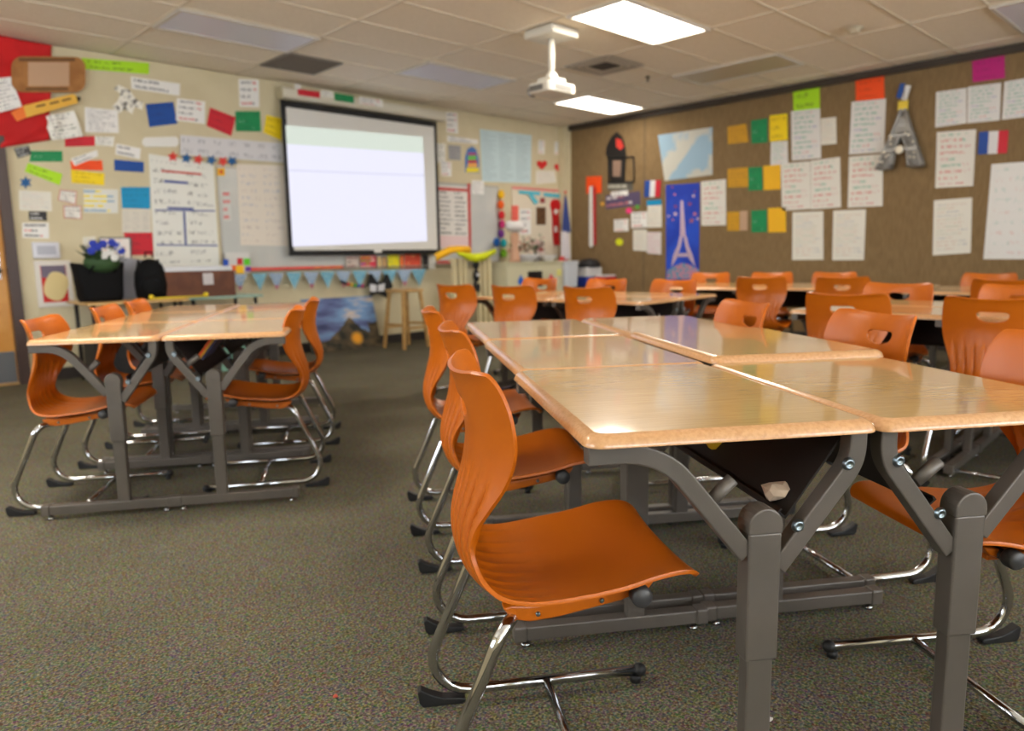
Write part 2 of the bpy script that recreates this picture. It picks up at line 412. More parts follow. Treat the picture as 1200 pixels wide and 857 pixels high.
# ------------------------------------------------------------------ desk
DW, DL = .550, .770
def make_desk():
    root = empty('student_desk', (0, 0, 0), 0, 'x', 'desk')
    mb = MB(); n = len(rrect(1, 1, .1))
    prof = [(0.0, 0), (.0, .003), (.0045, .014), (.013, .020), (.022, .022)]    # inset, z : waterfall edge
    rings = []
    for ins, z in prof:
        rings.append([(x, y, DESK_T-.022+z) for x, y in rrect(DW-2*ins, DL-2*ins, .034-ins*.5)])
    vs = [p for r in rings for p in r]
    fs = [(i*n+k, i*n+(k+1) % n, (i+1)*n+(k+1) % n, (i+1)*n+k) for i in range(len(rings)-1) for k in range(n)]
    mb.add(vs, fs, 1, True)
    o = len(mb.v); top = [(x, y, DESK_T) for x, y in rrect(DW-.044, DL-.044, .023)]
    mb.add(top, [tuple(range(n))], 0); mb.add([(x, y, DESK_T-.022) for x, y in rrect(DW, DL, .034)], [tuple(range(n))[::-1]], 1)
    mb.build('tabletop', [WOODT, EDGE], root)
    T = DESK_T-.022
    for sg in (-1, 1):
        y0 = sg*.348
        fn = lambda a, b, w: Vector((a, y0+w, b))
        mb = MB()
        mb.box((-.005, y0, .041), (.50, .038, .040)).build('foot_bar', GREYM, root, .004)
        for ex in (-.272, .262):
            MB().box((ex, y0, .041), (.036, .043, .046)).build('foot_cap', GREYM, root, .005)
        for ex in (-.255, .24): MB().lathe([(.014, 0.), (.014, .008), (.006, .01), (.006, .022)], (ex, y0, 0), 14).build('levelling_glide', CHROME, root)
        cx = .062
        MB().box((cx, y0, .20), (.052, .034, .29)).build('lower_post', GREYM, root, .004)
        poly = [(cx-.032, .325), (cx+.032, .325), (cx+.032, .572), (cx-.032, .572)]
        MB().prism(poly, -.022, .022, fn).build('post_sleeve', GREYM, root, .004)
        cap = [(cx-.0335, .570), (cx+.0335, .570)]+[(cx+.0335*math.cos(PI*k/12), .585+.0335*math.sin(PI*k/12)) for k in range(13)]
        MB().prism(cap, -.0235, .0235, fn).build('post_cap', GREYM, root, .003)
        rp = [(-.017, -.017), (.017, -.017), (.017, .017), (-.017, .017)]
        front = fillet([(-.268, y0, T-.0175), (-.135, y0, T-.0175), (cx-.03, y0, .530)], [.15], 10)
        MB().sweep(front, rp, up=Vector((0, 1, 0))).build('front_arm', GREYM, root, .003)
        rear = fillet([(cx+.03, y0, .515), (.242, y0, .690), (.242, y0, T-.0005)], [.09], 8)
        rear[0] = Vector((cx+.030, y0, .50))
        MB().sweep(rear, rp, up=Vector((0, 1, 0))).build('rear_arm', GREYM, root, .003)
        for bx, bz in ((.222, .690), (.127, .580)):
            mb = MB(); mb.lathe([(.0125, 0), (.0125, .002), (.0095, .005), (.0095, .007), (.005, .007), (.005, .005), (1e-6, .005)], (bx, y0+sg*.0155, bz), 16, Matrix.Rotation(-sg*PI/2, 4, 'X'))
            mb.build('bolt', BOLT, root)
        if sg < 0: b0, dr = Vector((-.040, y0, .628)), Vector((.72, 0, .69))
        else: b0, dr = Vector((.172, y0, .640)), Vector((-.79, 0, .61))
        MB().tube([b0, b0+dr.normalized()*.062], .0125, 16).build('bag_peg', GREYM, root)
    # slanted book tray between the rear arms
    mb = MB(); y1 = .3295
    d = Vector((.095, 0, .113)).normalized(); nn = Vector((-d.z, 0, d.x))
    a = Vector((.135, 0, .570)); b = Vector((.222, 0, .690)); c = Vector((.240, 0, T-.004))
    off_ = nn*.016; a += off_; b += off_
    f1 = a+nn*.022; f2 = f1+d*.010
    sec = [a, b, c, c+Vector((-.004, 0, 0)), b+nn*.004, a+nn*.004+d*.004, f1+d*.004-nn*.004, f2-nn*.004, f2, f1]
    vs = [Vector((w_.x, y, w_.z)) for y in (-y1, y1) for w_ in sec]; n5 = len(sec)
    mb.add(vs, [tuple(range(n5)), tuple(range(n5, 2*n5))[::-1]]+[(i, (i+1) % n5, n5+(i+1) % n5, n5+i) for i in range(n5)])
    mb.build('book_tray', DARKM, root)
    for ch in root.children:
        if ch.modifiers: bake(ch)
    return root

class Cluster:
    def __init__(s, org, ang, sx=1.): s.o = Vector((org[0], org[1], 0)); s.a = ang; s.sx = sx
    rows = 3
    def pt(s, u, v): return s.o+Matrix.Rotation(s.a, 3, 'Z') @ Vector((u*s.sx, v, 0))
desk0 = make_desk(); chair0 = make_chair(); used = {'d': False, 'c': False}
def put(proto, key, p, rz, label, group, sx=1.):
    o = proto if not used[key] else copy_tree(proto)
    used[key] = True
    o.location = (p[0], p[1], 0); o.rotation_euler = (0, 0, rz); o.scale = (sx, 1, 1)
    props(o, label, None, group); return o
A0 = math.atan2(UV_U[1], UV_U[0])
def cluster(org, ang, rows, nm, sx=1., gap=.012, offs=None, dg='desks', zs=None):
    c = Cluster(org, ang, sx); c.rows = rows; c.pitch = DL+gap; out = []
    for i in range(rows):
        for side in (0, 1):
            du, dv = (offs or {}).get((i, side), (0, 0))
            p = c.pt((-.2775 if side == 0 else .2775)+du, i*(DL+gap)+dv)
            lab = nm(i, side)
            oo = (put(desk0, 'd', p, ang+(PI if side else 0), lab, dg, sx)); oo.scale.z = (zs or {}).get((i, side), 1.); out.append(oo)
    return c
ordn = ['nearest', 'middle', 'farthest']
C1 = cluster(uv(.872, 1.555), A0, 3, lambda i, s: f"tan-topped desk of the large front group, {'left' if s == 0 else 'right'} row, {ordn[i]} of three",
             offs={(1, 1): (.028, 0), (1, 0): (.022, 0), (2, 1): (.042, 0), (2, 0): (.034, 0), (0, 1): (0, .012)}, dg='desks of the large front group', zs={(1, 1): 1.02, (0, 0): 1.006, (2, 1): 1.004})
C2 = cluster(uv(-.975, 3.675), A0+math.radians(2.), 3, lambda i, s: f"tan-topped desk of the group near the door, {'left' if s == 0 else 'right'} row, {ordn[i]} of three", .93, .0, dg='desks of the group near the door')
C3 = cluster((4.45, 3.30), math.radians(5.), 2, lambda i, s: f"desk before the cream cabinet, {'front' if s == 0 else 'rear'} row, {['right', 'left'][i]} of two", dg='desks of the group before the cream cabinet')
C4 = cluster((4.45, -.09), math.radians(2.), 3, lambda i, s: f"desk of the group behind the front desks at right, {'front' if s == 0 else 'rear'} row, {['rightmost', 'middle', 'leftmost'][i]} of three", dg='desks of the group behind the front group')
C5 = cluster((6.85, 2.36), math.radians(17), 3, lambda i, s: f"desk of the farthest group before the brown wall, {'front' if s == 0 else 'wall side'} row, {['rightmost', 'middle', 'leftmost'][i]} of three", dg='desks of the farthest group')
C6 = cluster((6.55, .05), math.radians(0), 3, lambda i, s: f"desk of the far right group, {'front' if s == 0 else 'wall side'} row, {['rightmost', 'middle', 'leftmost'][i]} of three", dg='desks of the far right group')

def chair(p, rz, label, group, zs=1.):
    o = put(chair0, 'c', p, rz, label, group); o.scale.z = zs; return o
AU = A0
g1 = 'orange chairs at the large front table group'
chair(uv(.36, 1.462), AU, 'orange plastic chair with chrome sled frame, nearest of all, fully visible in the foreground', g1)
chair(uv(.392, 2.235), AU, 'second orange chair of the left row at the front desks, directly behind the nearest', g1)
chair(uv(.375, 3.015), AU, 'farthest of the three orange chairs left of the front desks', g1)
chair(uv(1.352, 1.465), AU+PI-.03, 'orange chair at the right edge, its seat seen under the nearest right desk', g1)
chair(uv(1.42, 2.24), AU+PI+.05, 'orange chair facing the viewer with dark handle hole, right of the front desks', g1)
chair(uv(1.30, 2.93), AU+PI+.02, 'small orange chair back with chrome glint in its handle hole, behind the front desks', g1)
g2 = 'orange chairs at the table group near the door'
chair(uv(-1.345, 3.61), AU+.035, 'orange chair at the left edge of the photo, nearest the door', g2, .965)
chair(uv(-1.335, 4.34), AU+.035, 'second orange chair in the left row by the door, behind the first', g2, .97)
chair(uv(-1.36, 4.93), AU+.05, 'third orange chair in the left row by the door, in front of the black bags', g2, .97)
chair(uv(-.655, 3.74), AU+PI+.05, 'nearer orange chair right of the door table group, seen from the side', g2, .97)
chair(uv(-.655, 4.55), AU+PI+.05, 'farther orange chair right of the door table group, before the leaning painting', g2, .97)
def solve_v(c, u, px, vlo=-3, vhi=4):
    best = None
    for i in range(1401):
        v = vlo+(vhi-vlo)*i/1400; p = c.pt(u, v); q = CM.T @ np.array([p.x, p.y, .86-CAM_H])
        if q[2] < .3: continue
        e = abs(600+FPX*q[0]/q[2]-px)
        if best is None or e < best[0]: best = (e, v)
    return best[1]
def cchair(c, side, px, label, group, uo=.52, tw=0.):
    # side -1: sits on the near side; px = where the middle of its backrest stands
    s = -1 if side < 0 else 1
    v = solve_v(c, s*(uo+.235), px)
    legs = [i*c.pitch+q for i in range(c.rows) for q in (-.348, .348)]
    def bad(v_): return any(abs(v_+r_-l) < .036 for r_ in (-.212, .212) for l in legs)
    if bad(v):
        for k in range(1, 30):
            if not bad(v+k*.006): v += k*.006; break
            if not bad(v-k*.006): v -= k*.006; break
    p = c.pt(s*uo, v); rz = c.a+(0 if s < 0 else PI)+tw
    return chair(p, rz, label, group)
g3 = 'orange chairs around the table group before the cream cabinet'
for px, w in ((527, 'leftmost of three backs toward the viewer'), (594, 'middle of three backs toward the viewer'), (683, 'rightmost of three backs toward the viewer')):
    cchair(C3, -1, px, 'orange chair at the cabinet tables, '+w, g3)
for px, w in ((637, 'directly before the cabinet'), (717, 'before the black cooler'), (794, 'below the blue tower poster')):
    cchair(C3, 1, px, 'orange chair on the far side of the cabinet table group, '+w, g3, .46)
g4 = 'orange chairs around the group behind the front group'
cchair(C4, -1, 987, 'orange chair back with slot handle, left of the two large ones at right', g4, .47)
cchair(C4, -1, 1153, 'large orange chair back with slot handle and ribs, near the right edge of the photo', g4, .52)
cchair(C4, 1, 1056, 'orange chair facing the viewer behind the pair of large backs at right', g4, .42)
cchair(C4, 1, 1200, 'orange chair facing the viewer, cut by the right edge above ribbed back', g4, .42)
g5 = 'orange chairs at the farthest table group'
for px, w in ((891, 'left of two backs, curved shell seen whole'), (987, 'right of two backs toward the viewer')):
    cchair(C5, -1, px, 'orange chair at the farthest table group, '+w, g5, .55)
for px, w in ((838, 'leftmost of the three by the wall'), (906, 'middle of the three by the wall'), (975, 'rightmost of the three by the wall')):
    cchair(C5, 1, px, 'orange chair at the farthest tables, '+w, g5, .5)
g6 = 'orange chairs at the far right table group'
cchair(C6, 1, 1160, 'orange chair facing the viewer at the far right tables, below the lowest chart', g6, .5)
cchair(C6, -1, 1176, 'orange chair back at the far right tables, darker, turned from the viewer', g6, .5)

# ------------------------------------------------------------------ room
def carpet():
    m = bpy.data.materials.new('carpet_loop'); m.use_nodes = True
    nt = m.node_tree; b = nt.nodes['Principled BSDF']; L = nt.links.new
    tc = nt.nodes.new('ShaderNodeTexCoord')
    v = nt.nodes.new('ShaderNodeTexNoise'); v.inputs['Scale'].default_value = 150; v.inputs['Detail'].default_value = 2
    cr = nt.nodes.new('ShaderNodeValToRGB'); e = cr.color_ramp.elements
    e[0].position = .30; e[0].color = rgb(32, 31, 25); e[1].position = .72; e[1].color = rgb(138, 129, 98)
    q = e.new(.5); q.color = rgb(79, 74, 55)
    w = nt.nodes.new('ShaderNodeTexVoronoi'); w.inputs['Scale'].default_value = 120
    hs = nt.nodes.new('ShaderNodeMix'); hs.data_type = 'RGBA'; hs.blend_type = 'MIX'; hs.inputs[0].default_value = .065
    big = nt.nodes.new('ShaderNodeTexNoise'); big.inputs['Scale'].default_value = 1.6; big.inputs['Detail'].default_value = 3
    mr = nt.nodes.new('ShaderNodeMapRange'); mr.inputs[1].default_value = .3; mr.inputs[2].default_value = .7; mr.inputs[3].default_value = .86; mr.inputs[4].default_value = 1.1
    mu = nt.nodes.new('ShaderNodeMix'); mu.data_type = 'RGBA'; mu.blend_type = 'MULTIPLY'; mu.inputs[0].default_value = 1
    L(tc.outputs['Object'], v.inputs['Vector']); L(tc.outputs['Object'], w.inputs['Vector']); L(tc.outputs['Object'], big.inputs['Vector'])
    L(v.outputs['Fac'], cr.inputs[0]); L(cr.outputs[0], hs.inputs[6]); L(w.outputs['Color'], hs.inputs[7])
    L(big.outputs['Fac'], mr.inputs[0]); L(hs.outputs[2], mu.inputs[6]); L(mr.outputs[0], mu.inputs[7])
    L(mu.outputs[2], b.inputs['Base Color']); b.inputs['Roughness'].default_value = .95; b.inputs['Specular IOR Level'].default_value = .1
    bp = nt.nodes.new('ShaderNodeBump'); bp.inputs['Strength'].default_value = .7; bp.inputs['Distance'].default_value = .004
    L(v.outputs['Fac'], bp.inputs['Height']); L(bp.outputs['Normal'], b.inputs['Normal'])
    return m
def fabric_wall():
    m = bpy.data.materials.new('brown_fabric_wall'); m.use_nodes = True
    nt = m.node_tree; b = nt.nodes['Principled BSDF']; L = nt.links.new
    tc = nt.nodes.new('ShaderNodeTexCoord'); mp = nt.nodes.new('ShaderNodeMapping'); mp.inputs['Scale'].default_value = (1, 60, 6)
    n = nt.nodes.new('ShaderNodeTexNoise'); n.inputs['Scale'].default_value = 1.5; n.inputs['Detail'].default_value = 3
    cr = nt.nodes.new('ShaderNodeValToRGB'); e = cr.color_ramp.elements
    e[0].position = .3; e[0].color = rgb(124, 101, 70); e[1].position = .7; e[1].color = rgb(142, 118, 84)
    L(tc.outputs['Object'], mp.inputs[0]); L(mp.outputs[0], n.inputs['Vector']); L(n.outputs['Fac'], cr.inputs[0]); L(cr.outputs[0], b.inputs['Base Color'])
    b.inputs['Roughness'].default_value = .9; b.inputs['Specular IOR Level'].default_value = .15
    return m
WALLM = mat('beige_painted_wall', rgb(212, 200, 166), .7, noise=(4., rgb(206, 193, 158), .35, .65))
CEILM = mat('ceiling_tile', rgb(244, 232, 212), .9, noise=(40., rgb(239, 227, 206), .4, .6))
GRID = mat('ceiling_grid', rgb(218, 206, 184), .6)
BASEM = mat('dark_vinyl_base', rgb(52, 46, 44), .5)
def struct(mb, name, m, bevel=0.): return props(mb.build(name, m, None, bevel), kind='structure')
struct(MB().box(((XL+XR)/2, (YB+YF)/2, -.05), (XR-XL+.4, YF-YB+.4, .1)), 'floor', carpet())
CE = MB().box(((XL+XR)/2, (YB+YF)/2, CEIL+.055), (XR-XL+.4, YF-YB+.4, .09))
struct(CE, 'ceiling', CEILM)
# front wall with door opening
DX0, DX1, DZ = .42, 1.405, 2.14
mb = MB(); mb.box(((XL+DX0)/2-.1, YF+.1, CEIL/2), (DX0-XL+.2, .2, CEIL)); mb.box(((DX1+XR)/2+.1, YF+.1, CEIL/2), (XR-DX1+.2, .2, CEIL))
mb.box(((DX0+DX1)/2, YF+.1, (DZ+CEIL)/2), (DX1-DX0, .2, CEIL-DZ))
struct(mb, 'wall_front', WALLM)
struct(MB().box((XR+.1, (YB+YF)/2, CEIL/2), (.2, YF-YB, CEIL)), 'wall_right', fabric_wall())
# left wall has the windows (daylight)
WZ0, WZ1 = .95, 2.55; wins = [(1.0, 3.0), (3.8, 5.8)]
mb = MB(); ys = [YB-.2]+[a for w in wins for a in w]+[YF]
for i in range(0, len(ys), 2): mb.box((XL-.1, (ys[i]+ys[i+1])/2, CEIL/2), (.2, ys[i+1]-ys[i], CEIL))
for a, b in wins:
    mb.box((XL-.1, (a+b)/2, WZ0/2), (.2, b-a, WZ0)); mb.box((XL-.1, (a+b)/2, (WZ1+CEIL)/2), (.2, b-a, CEIL-WZ1))
struct(mb, 'wall_left', WALLM)
bw = [(-1.9, .5), (1.1, 3.5), (4.1, 6.5)]
mb = MB(); xs = [XL-.2]+[a for w in bw for a in w]+[XR+.2]
for i in range(0, len(xs), 2): mb.box(((xs[i]+xs[i+1])/2, YB-.1, CEIL/2), (xs[i+1]-xs[i], .2, CEIL))
for a, b in bw:
    mb.box(((a+b)/2, YB-.1, WZ0/2), (b-a, .2, WZ0)); mb.box(((a+b)/2, YB-.1, (WZ1+CEIL)/2), (b-a, .2, CEIL-WZ1))
struct(mb, 'wall_back', WALLM)
ALU = mat('window_frame_aluminium', rgb(150, 150, 150), .35, .8)
GLASS = bpy.data.materials.new('window_glass'); GLASS.use_nodes = True
_b = GLASS.node_tree.nodes['Principled BSDF']; _b.inputs['Transmission Weight'].default_value = 1; _b.inputs['Roughness'].default_value = 0; _b.inputs['IOR'].default_value = 1.01; _b.inputs['Base Color'].default_value = (1, 1, 1, 1)
for i, (a, b) in enumerate(wins):
    mb = MB(); t = .05
    for y in (a+t/2, (a+b)/2, b-t/2): mb.box((XL-.1, y, (WZ0+WZ1)/2), (.06, t, WZ1-WZ0))
    for z in (WZ0+t/2, WZ1-t/2): mb.box((XL-.1, (a+b)/2, z), (.058, b-a, t))
    w = struct(mb, f'window_{i+1}', ALU)
    MB().box((XL-.1, (a+b)/2, (WZ0+WZ1)/2), (.006, b-a-.1, WZ1-WZ0-.1)).build('pane', GLASS, w)
for i, (a, b) in enumerate(bw):
    mb = MB(); t = .05
    for x in (a+t/2, (a+b)/2, b-t/2): mb.box((x, YB-.1, (WZ0+WZ1)/2), (t, .06, WZ1-WZ0))
    for z in (WZ0+t/2, WZ1-t/2): mb.box(((a+b)/2, YB-.1, z), (b-a, .058, t))
    w = struct(mb, f'window_{i+3}', ALU)
    MB().box(((a+b)/2, YB-.1, (WZ0+WZ1)/2), (b-a-.1, .006, WZ1-WZ0-.1)).build('pane', GLASS, w)
# pilaster in the corner and track of the folding partition
pw = XR-fw(661, 200, YF-.12).x; mb = MB(); mb.box((XR-pw/2, YF-.06, CEIL/2), (pw, .12, CEIL)); struct(mb, 'trim_1', WALLM)
struct(MB().box((XR-.03, (YB+YF-.12)/2, CEIL-.035), (.06, YF-.12-YB, .07)), 'trim_2', mat('dark_partition_track', rgb(58, 48, 38), .5))
def seam(i, y): struct(MB().box((XR-.002, y, (CEIL-.07)/2), (.006, .012, CEIL-.07)), f'trim_{i}', mat('partition_seam', rgb(96, 80, 58), .7))
seam(3, 6.4)
struct(MB().box(((DX1+.06+XR-.15)/2, YF-.006, .055), (XR-.15-DX1-.06, .012, .11)), 'baseboard_front', BASEM)
struct(MB().box((XR-.006, (YB+YF-.12)/2, .055), (.012, YF-.12-YB, .11)), 'baseboard_right', BASEM)
struct(MB().box((XL+.006, (YB+YF)/2, .055), (.012, YF-YB-.02, .11)), 'baseboard_left', BASEM)
# door
dr = struct(MB().box(((DX0+DX1)/2, YF+.06, DZ/2), (DX1-DX0-.08, .045, DZ-.04)), 'door_1', mat('oak_door', rgb(214, 152, 72), .4, noise=(7., rgb(202, 138, 58), .35, .65)), .002)
MB().box(((DX0+DX1)/2, YF+.034, .16), (DX1-DX0-.10, .004, .28)).build('kick_plate', mat('kick_plate_steel', rgb(130, 134, 140), .35, .7), dr)
mb = MB(); hx = DX1-.12
mb.lathe([(.035, 0), (.035, .01), (.02, .014), (.014, .05), (.03, .062), (.034, .08), (.024, .098), (1e-6, .10)], (hx, YF+.036, 1.03), 18, Matrix.Rotation(PI/2, 4, 'X'))
mb.lathe([(.028, 0), (.028, .012), (.016, .016), (.016, .024)], (hx, YF+.036, 1.16), 16, Matrix.Rotation(PI/2, 4, 'X')).box((hx, YF+.036, 1.08), (.07, .006, .26))
mb.build('door_knob', CHROME, dr)
mb = MB()
mb.box((DX1+.0, YF-.005, DZ/2), (.085, .09, DZ)); mb.box((DX0-.0, YF-.005, DZ/2), (.085, .09, DZ)); mb.box(((DX0+DX1)/2, YF-.005, DZ+.02), (DX1-DX0+.085, .09, .06))
struct(mb, 'trim_4', mat('dark_door_frame', rgb(72, 54, 48), .45), .003)
MB().box(((DX0+DX1)/2, YF+.05, .008), (DX1-DX0-.09, .12, .016)).build('threshold', LTWOOD, dr)

# ceiling grid, lights, vents
GX0, GY0 = 4.82, 3.70; TX, TY = 1.22, .61
mb = MB(); x = GX0-TX*6
while x < XR:
    if x > XL: mb.box((x, (YB+YF)/2, CEIL+.0085), (.022, YF-YB, .012))
    x += TX
y = GY0-TY*12
while y < YF:
    if y > YB: mb.box(((XL+XR)/2, y, CEIL+.0088), (XR-XL, .022, .012))
    y += TY
struct(mb, 'trim_5', GRID)
LON = mat('lit_troffer_diffuser', rgb(255, 252, 245), .4, emis=(1., .93, .82, 1), estr=6.)
LOFF = mat('unlit_troffer_diffuser', rgb(222, 222, 236), .35)
FRM = mat('troffer_frame', rgb(205, 198, 186), .4)
LOFF2 = mat('unlit_beige_diffuser', rgb(196, 184, 156), .45)
def troffer(x0, y0, w, h, on, label, group):
    r = empty('ceiling_light', (x0+w/2, y0+h/2, CEIL), 0, label, 'ceiling light', group)
    mb = MB()
    for sx in (-1, 1): mb.box((sx*(w/2-.014), 0, -.008), (.028, h, .016)); mb.box((0, sx*(h/2-.014), -.008), (w-.056, .028, .0158))
    mb.build('frame', FRM, r)
    MB().box((0, 0, -.004), (w-.056, h-.056, .008)).build('diffuser', LON if on else (LOFF if w > h else LOFF2), r, .003)
    return r
troffer(GX0, GY0, TX, TY, True, 'lit rectangular ceiling light, larger one at the top middle of the photo', 'ceiling lights')
troffer(GX0+2*TX, GY0+4*TY, TX, TY, True, 'lit rectangular ceiling light, smaller one near the corner of the two walls', 'ceiling lights')
troffer(GX0-2*TX, GY0+4*TY, TX, TY, False, 'unlit rectangular ceiling light, large one above the left part of the front wall', 'ceiling lights')
troffer(GX0, GY0+4*TY, TX, TY, False, 'unlit rectangular ceiling light just in front of the projection screen', 'ceiling lights')
for i, (x, y) in enumerate(((GX0+2*TX, GY0-4*TY), (GX0, GY0-4*TY), (GX0-2*TX, GY0-4*TY), (GX0-4*TX, GY0-4*TY), (GX0, GY0-8*TY), (GX0-4*TX, GY0))):  # only the last is lit, added out of view to brighten the room
    troffer(x, y, TX, TY, i in (5,), ['ceiling light over the right rear of the room', 'unlit ceiling light over the middle of the room', 'unlit ceiling light right above the front tables', 'ceiling light over the viewer side of the left wall', 'ceiling light at the back of the room', 'added lit ceiling light, out of view, before the door by the left wall'][i], 'ceiling lights')
troffer(GX0+2*TX, GY0, TY, TX, False, 'unlit long dull ceiling light panel, between the lit lamps and the brown wall', 'ceiling lights')
# return air grille
r = empty('ceiling_vent', (GX0-TX+.305, GY0+5.5*TY, CEIL), 0, 'square brown-grey return air grille in the ceiling above the screen', 'vent')
mb = MB(); G2 = mat('vent_grille', rgb(120, 112, 102), .6)
for sx in (-1, 1): mb.box((sx*.285, 0, -.006), (.03, .6, .012)); mb.box((0, sx*.285, -.006), (.54, .03, .0118))
mb.build('frame', G2, r)
mb = MB()
for k in range(22): mb.box((0, -.26+k*.0248, -.004), (.54, .010, .008), Matrix.Rotation(.5, 3, 'X'))
mb.build('louvres', G2, r)
MB().box((0, 0, -.0006), (.55, .55, .001)).build('backing', mat('vent_back', rgb(92, 86, 78), .8), r)
# diffuser near the projector
c = az(708, 77, CEIL)
r = empty('ceiling_vent', (c.x, c.y, CEIL), 0, 'small square supply air diffuser with dark centre beside the projector', 'vent')
mb = MB(); DM = mat('diffuser_metal', rgb(178, 168, 152), .5)
for k, s in enumerate((.29, .23, .17)):
    for sx in (-1, 1): mb.box((sx*s, 0, -.004-.004*k), (.035, 2*s, .008)); mb.box((0, sx*s, -.004-.004*k), (2*s-.036, .035, .0079))
mb.build('cone_rings', DM, r); MB().box((0, 0, -.006), (.24, .24, .01)).build('core', mat('diffuser_dark', rgb(60, 54, 50), .7), r)
for px, py, lab in ((759, 90, 'tiny dark ceiling sprinkler below the air diffuser'),):
    c = az(px, py, CEIL)
    o = MB().lathe([(.028, 0), (.028, -.006), (.012, -.01), (.010, -.04), (.02, -.045), (.02, -.05)], (0, 0, 0), 14).build('sprinkler', mat('dark_brass', rgb(80, 66, 50), .4, .6), None, loc=(c.x, c.y, CEIL-.0006)); props(o, lab, 'sprinkler')
c = az(1001, 33, CEIL)
r = empty('smoke_detector', (c.x, c.y, CEIL), 0, 'round off-white smoke detector on the ceiling tiles at the right', 'smoke detector')
MB().lathe([(.075, 0), (.075, -.012), (.06, -.018)], (0, 0, 0), 24).build('base', mat('detector_beige', rgb(196, 184, 158), .5), r)
MB().lathe([(.055, -.0181), (.05, -.042), (.03, -.05), (1e-6, -.051)], (0, 0, 0), 24).build('cover', mat('detector_beige', 0), r)

# ------------------------------------------------------------------ projector
PW = mat('projector_white', rgb(216, 212, 200), .4)
pc = az(646, 36, CEIL); hz = CEIL-.60
r = empty('ceiling_projector', (pc.x, pc.y, CEIL), 0, 'white ceiling projector hanging on a short pole from a square plate', 'projector')
mb = MB(); mb.box((0, 0, -.035), (.34, .34, .07)); bake(mb.build('mount_plate', PW, r, .012))
MB().lathe([(.027, -.07), (.027, -.36)], (0, 0, 0), 16).build('pole', PW, r)
mb = MB(); mb.lathe([(.06, -.40), (.05, -.37), (.03, -.35)], (0, 0, 0), 18); mb.box((0, 0, -.42), (.20, .16, .03)); mb.box((.09, .06, -.44), (.02, .1, .04)); mb.box((-.09, -.05, -.44), (.02, .1, .04))
bake(mb.build('bracket', PW, r, .006))
mb = MB(); ph = MB(); ph.prism(rrect(.36, .28, .05), -.54, -.455, lambda a, b, w: Vector((a, b, w)))
bake(ph.build('housing', PW, r, .012))
MB().lathe([(.046, 0), (.046, .03), (.036, .034), (.032, .01), (1e-6, .012)], (-.09, .138, -.50), 20, Matrix.Rotation(-PI/2, 4, 'X')).build('lens', mat('lens_dark', rgb(30, 34, 44), .08, spec=.9), r)
mb = MB()
for k in range(7): mb.box((.06+k*.014, .139, -.50), (.006, .006, .05))
mb.box((0, -.140, -.50), (.22, .006, .05)); mb.box((.181, .02, -.5), (.004, .16, .045)); mb.box((-.181, .02, -.5), (.004, .16, .045))
mb.build('vent_slots', mat('projector_grey', rgb(110, 108, 104), .5), r)

# ------------------------------------------------------------------ flat things pinned on walls
LAYER = [0.]
def flat(wall, quad, name, m, label, cat, group=None, off=None, th=.0015, wave=0.):
    P0 = YF if wall == 'f' else XR
    if off is None: LAYER[0] = (LAYER[0]+.0017) % .0068; off = .001+LAYER[0]
    pl = P0-off
    pts = [fw(x, y, pl) if wall == 'f' else rw(x, y, pl) for x, y in quad]
    c = sum(pts, Vector())/4
    n = Vector((0, -1, 0)) if wall == 'f' else Vector((-1, 0, 0))
    mb = MB(); N = 6 if wave else 1
    vs = []; uvs = []
    for th_ in (0, th):
        for j in range(N+1):
            for i in range(N+1):
                s, t = i/N, j/N
                p = pts[0]*(1-s)*(1-t)+pts[1]*s*(1-t)+pts[2]*s*t+pts[3]*(1-s)*t
                d = wave*(.5-.5*math.cos(s*2*PI*1.3+t*3)) if wave else 0
                vs.append(p-c+n*(th_+d)); uvs.append((s, 1-t))
    fs = []; S = (N+1)**2
    for j in range(N):
        for i in range(N):
            a = j*(N+1)+i; q = (a, a+1, a+N+2, a+N+1)
            fs.append(tuple(S+k for k in q)); fs.append(q[::-1])
    for i in range(N):
        fs.append((i, i+1, S+i+1, S+i)); b = N*(N+1)+i; fs.append((b, b+1, S+b+1, S+b))
        a = i*(N+1); fs.append((a, a+N+1, S+a+N+1, S+a)); a += N; fs.append((a, a+N+1, S+a+N+1, S+a))
    mb.add(vs, fs); mb.uvs = uvs
    o = mb.build(name, m, None, loc=c)
    return props(o, label, cat, group)
def rect(x0, y0, x1, y1): return [(x0, y0), (x1, y0), (x1, y1), (x0, y1)]
def poly_on(wall, pts, name, m, label=None, cat=None, group=None, off=.004, th=.002, parent=None, origin=None):
    """outline in pixels -> thin prism on the wall plane"""
    P0 = (YF if wall == 'f' else XR)-off
    w = [fw(x, y, P0) if wall == 'f' else rw(x, y, P0) for x, y in pts]
    c = origin if origin is not None else sum(w, Vector())/len(w)
    n = Vector((0, -1, 0)) if wall == 'f' else Vector((-1, 0, 0))
    k = len(w); vs = [p-c for p in w]+[p-c+n*th for p in w]
    mb = MB(); mb.add(vs, [tuple(range(k)), tuple(range(k, 2*k))[::-1]]+[(i, (i+1) % k, k+(i+1) % k, k+i) for i in range(k)])
    o = mb.build(name, m, parent, loc=None if parent is not None else c)
    if label: props(o, label, cat, group)
    return o, c
def star(cx, cy, r, n=5, inner=.45, rot=-PI/2): return [(cx+(r if k % 2 == 0 else r*inner)*math.cos(rot+PI*k/n), cy+(r if k % 2 == 0 else r*inner)*math.sin(rot+PI*k/n)) for k in range(2*n)]
def disc(cx, cy, rx, ry=None, n=20): return [(cx+rx*math.cos(2*PI*k/n), cy+(ry or rx)*math.sin(2*PI*k/n)) for k in range(n)]
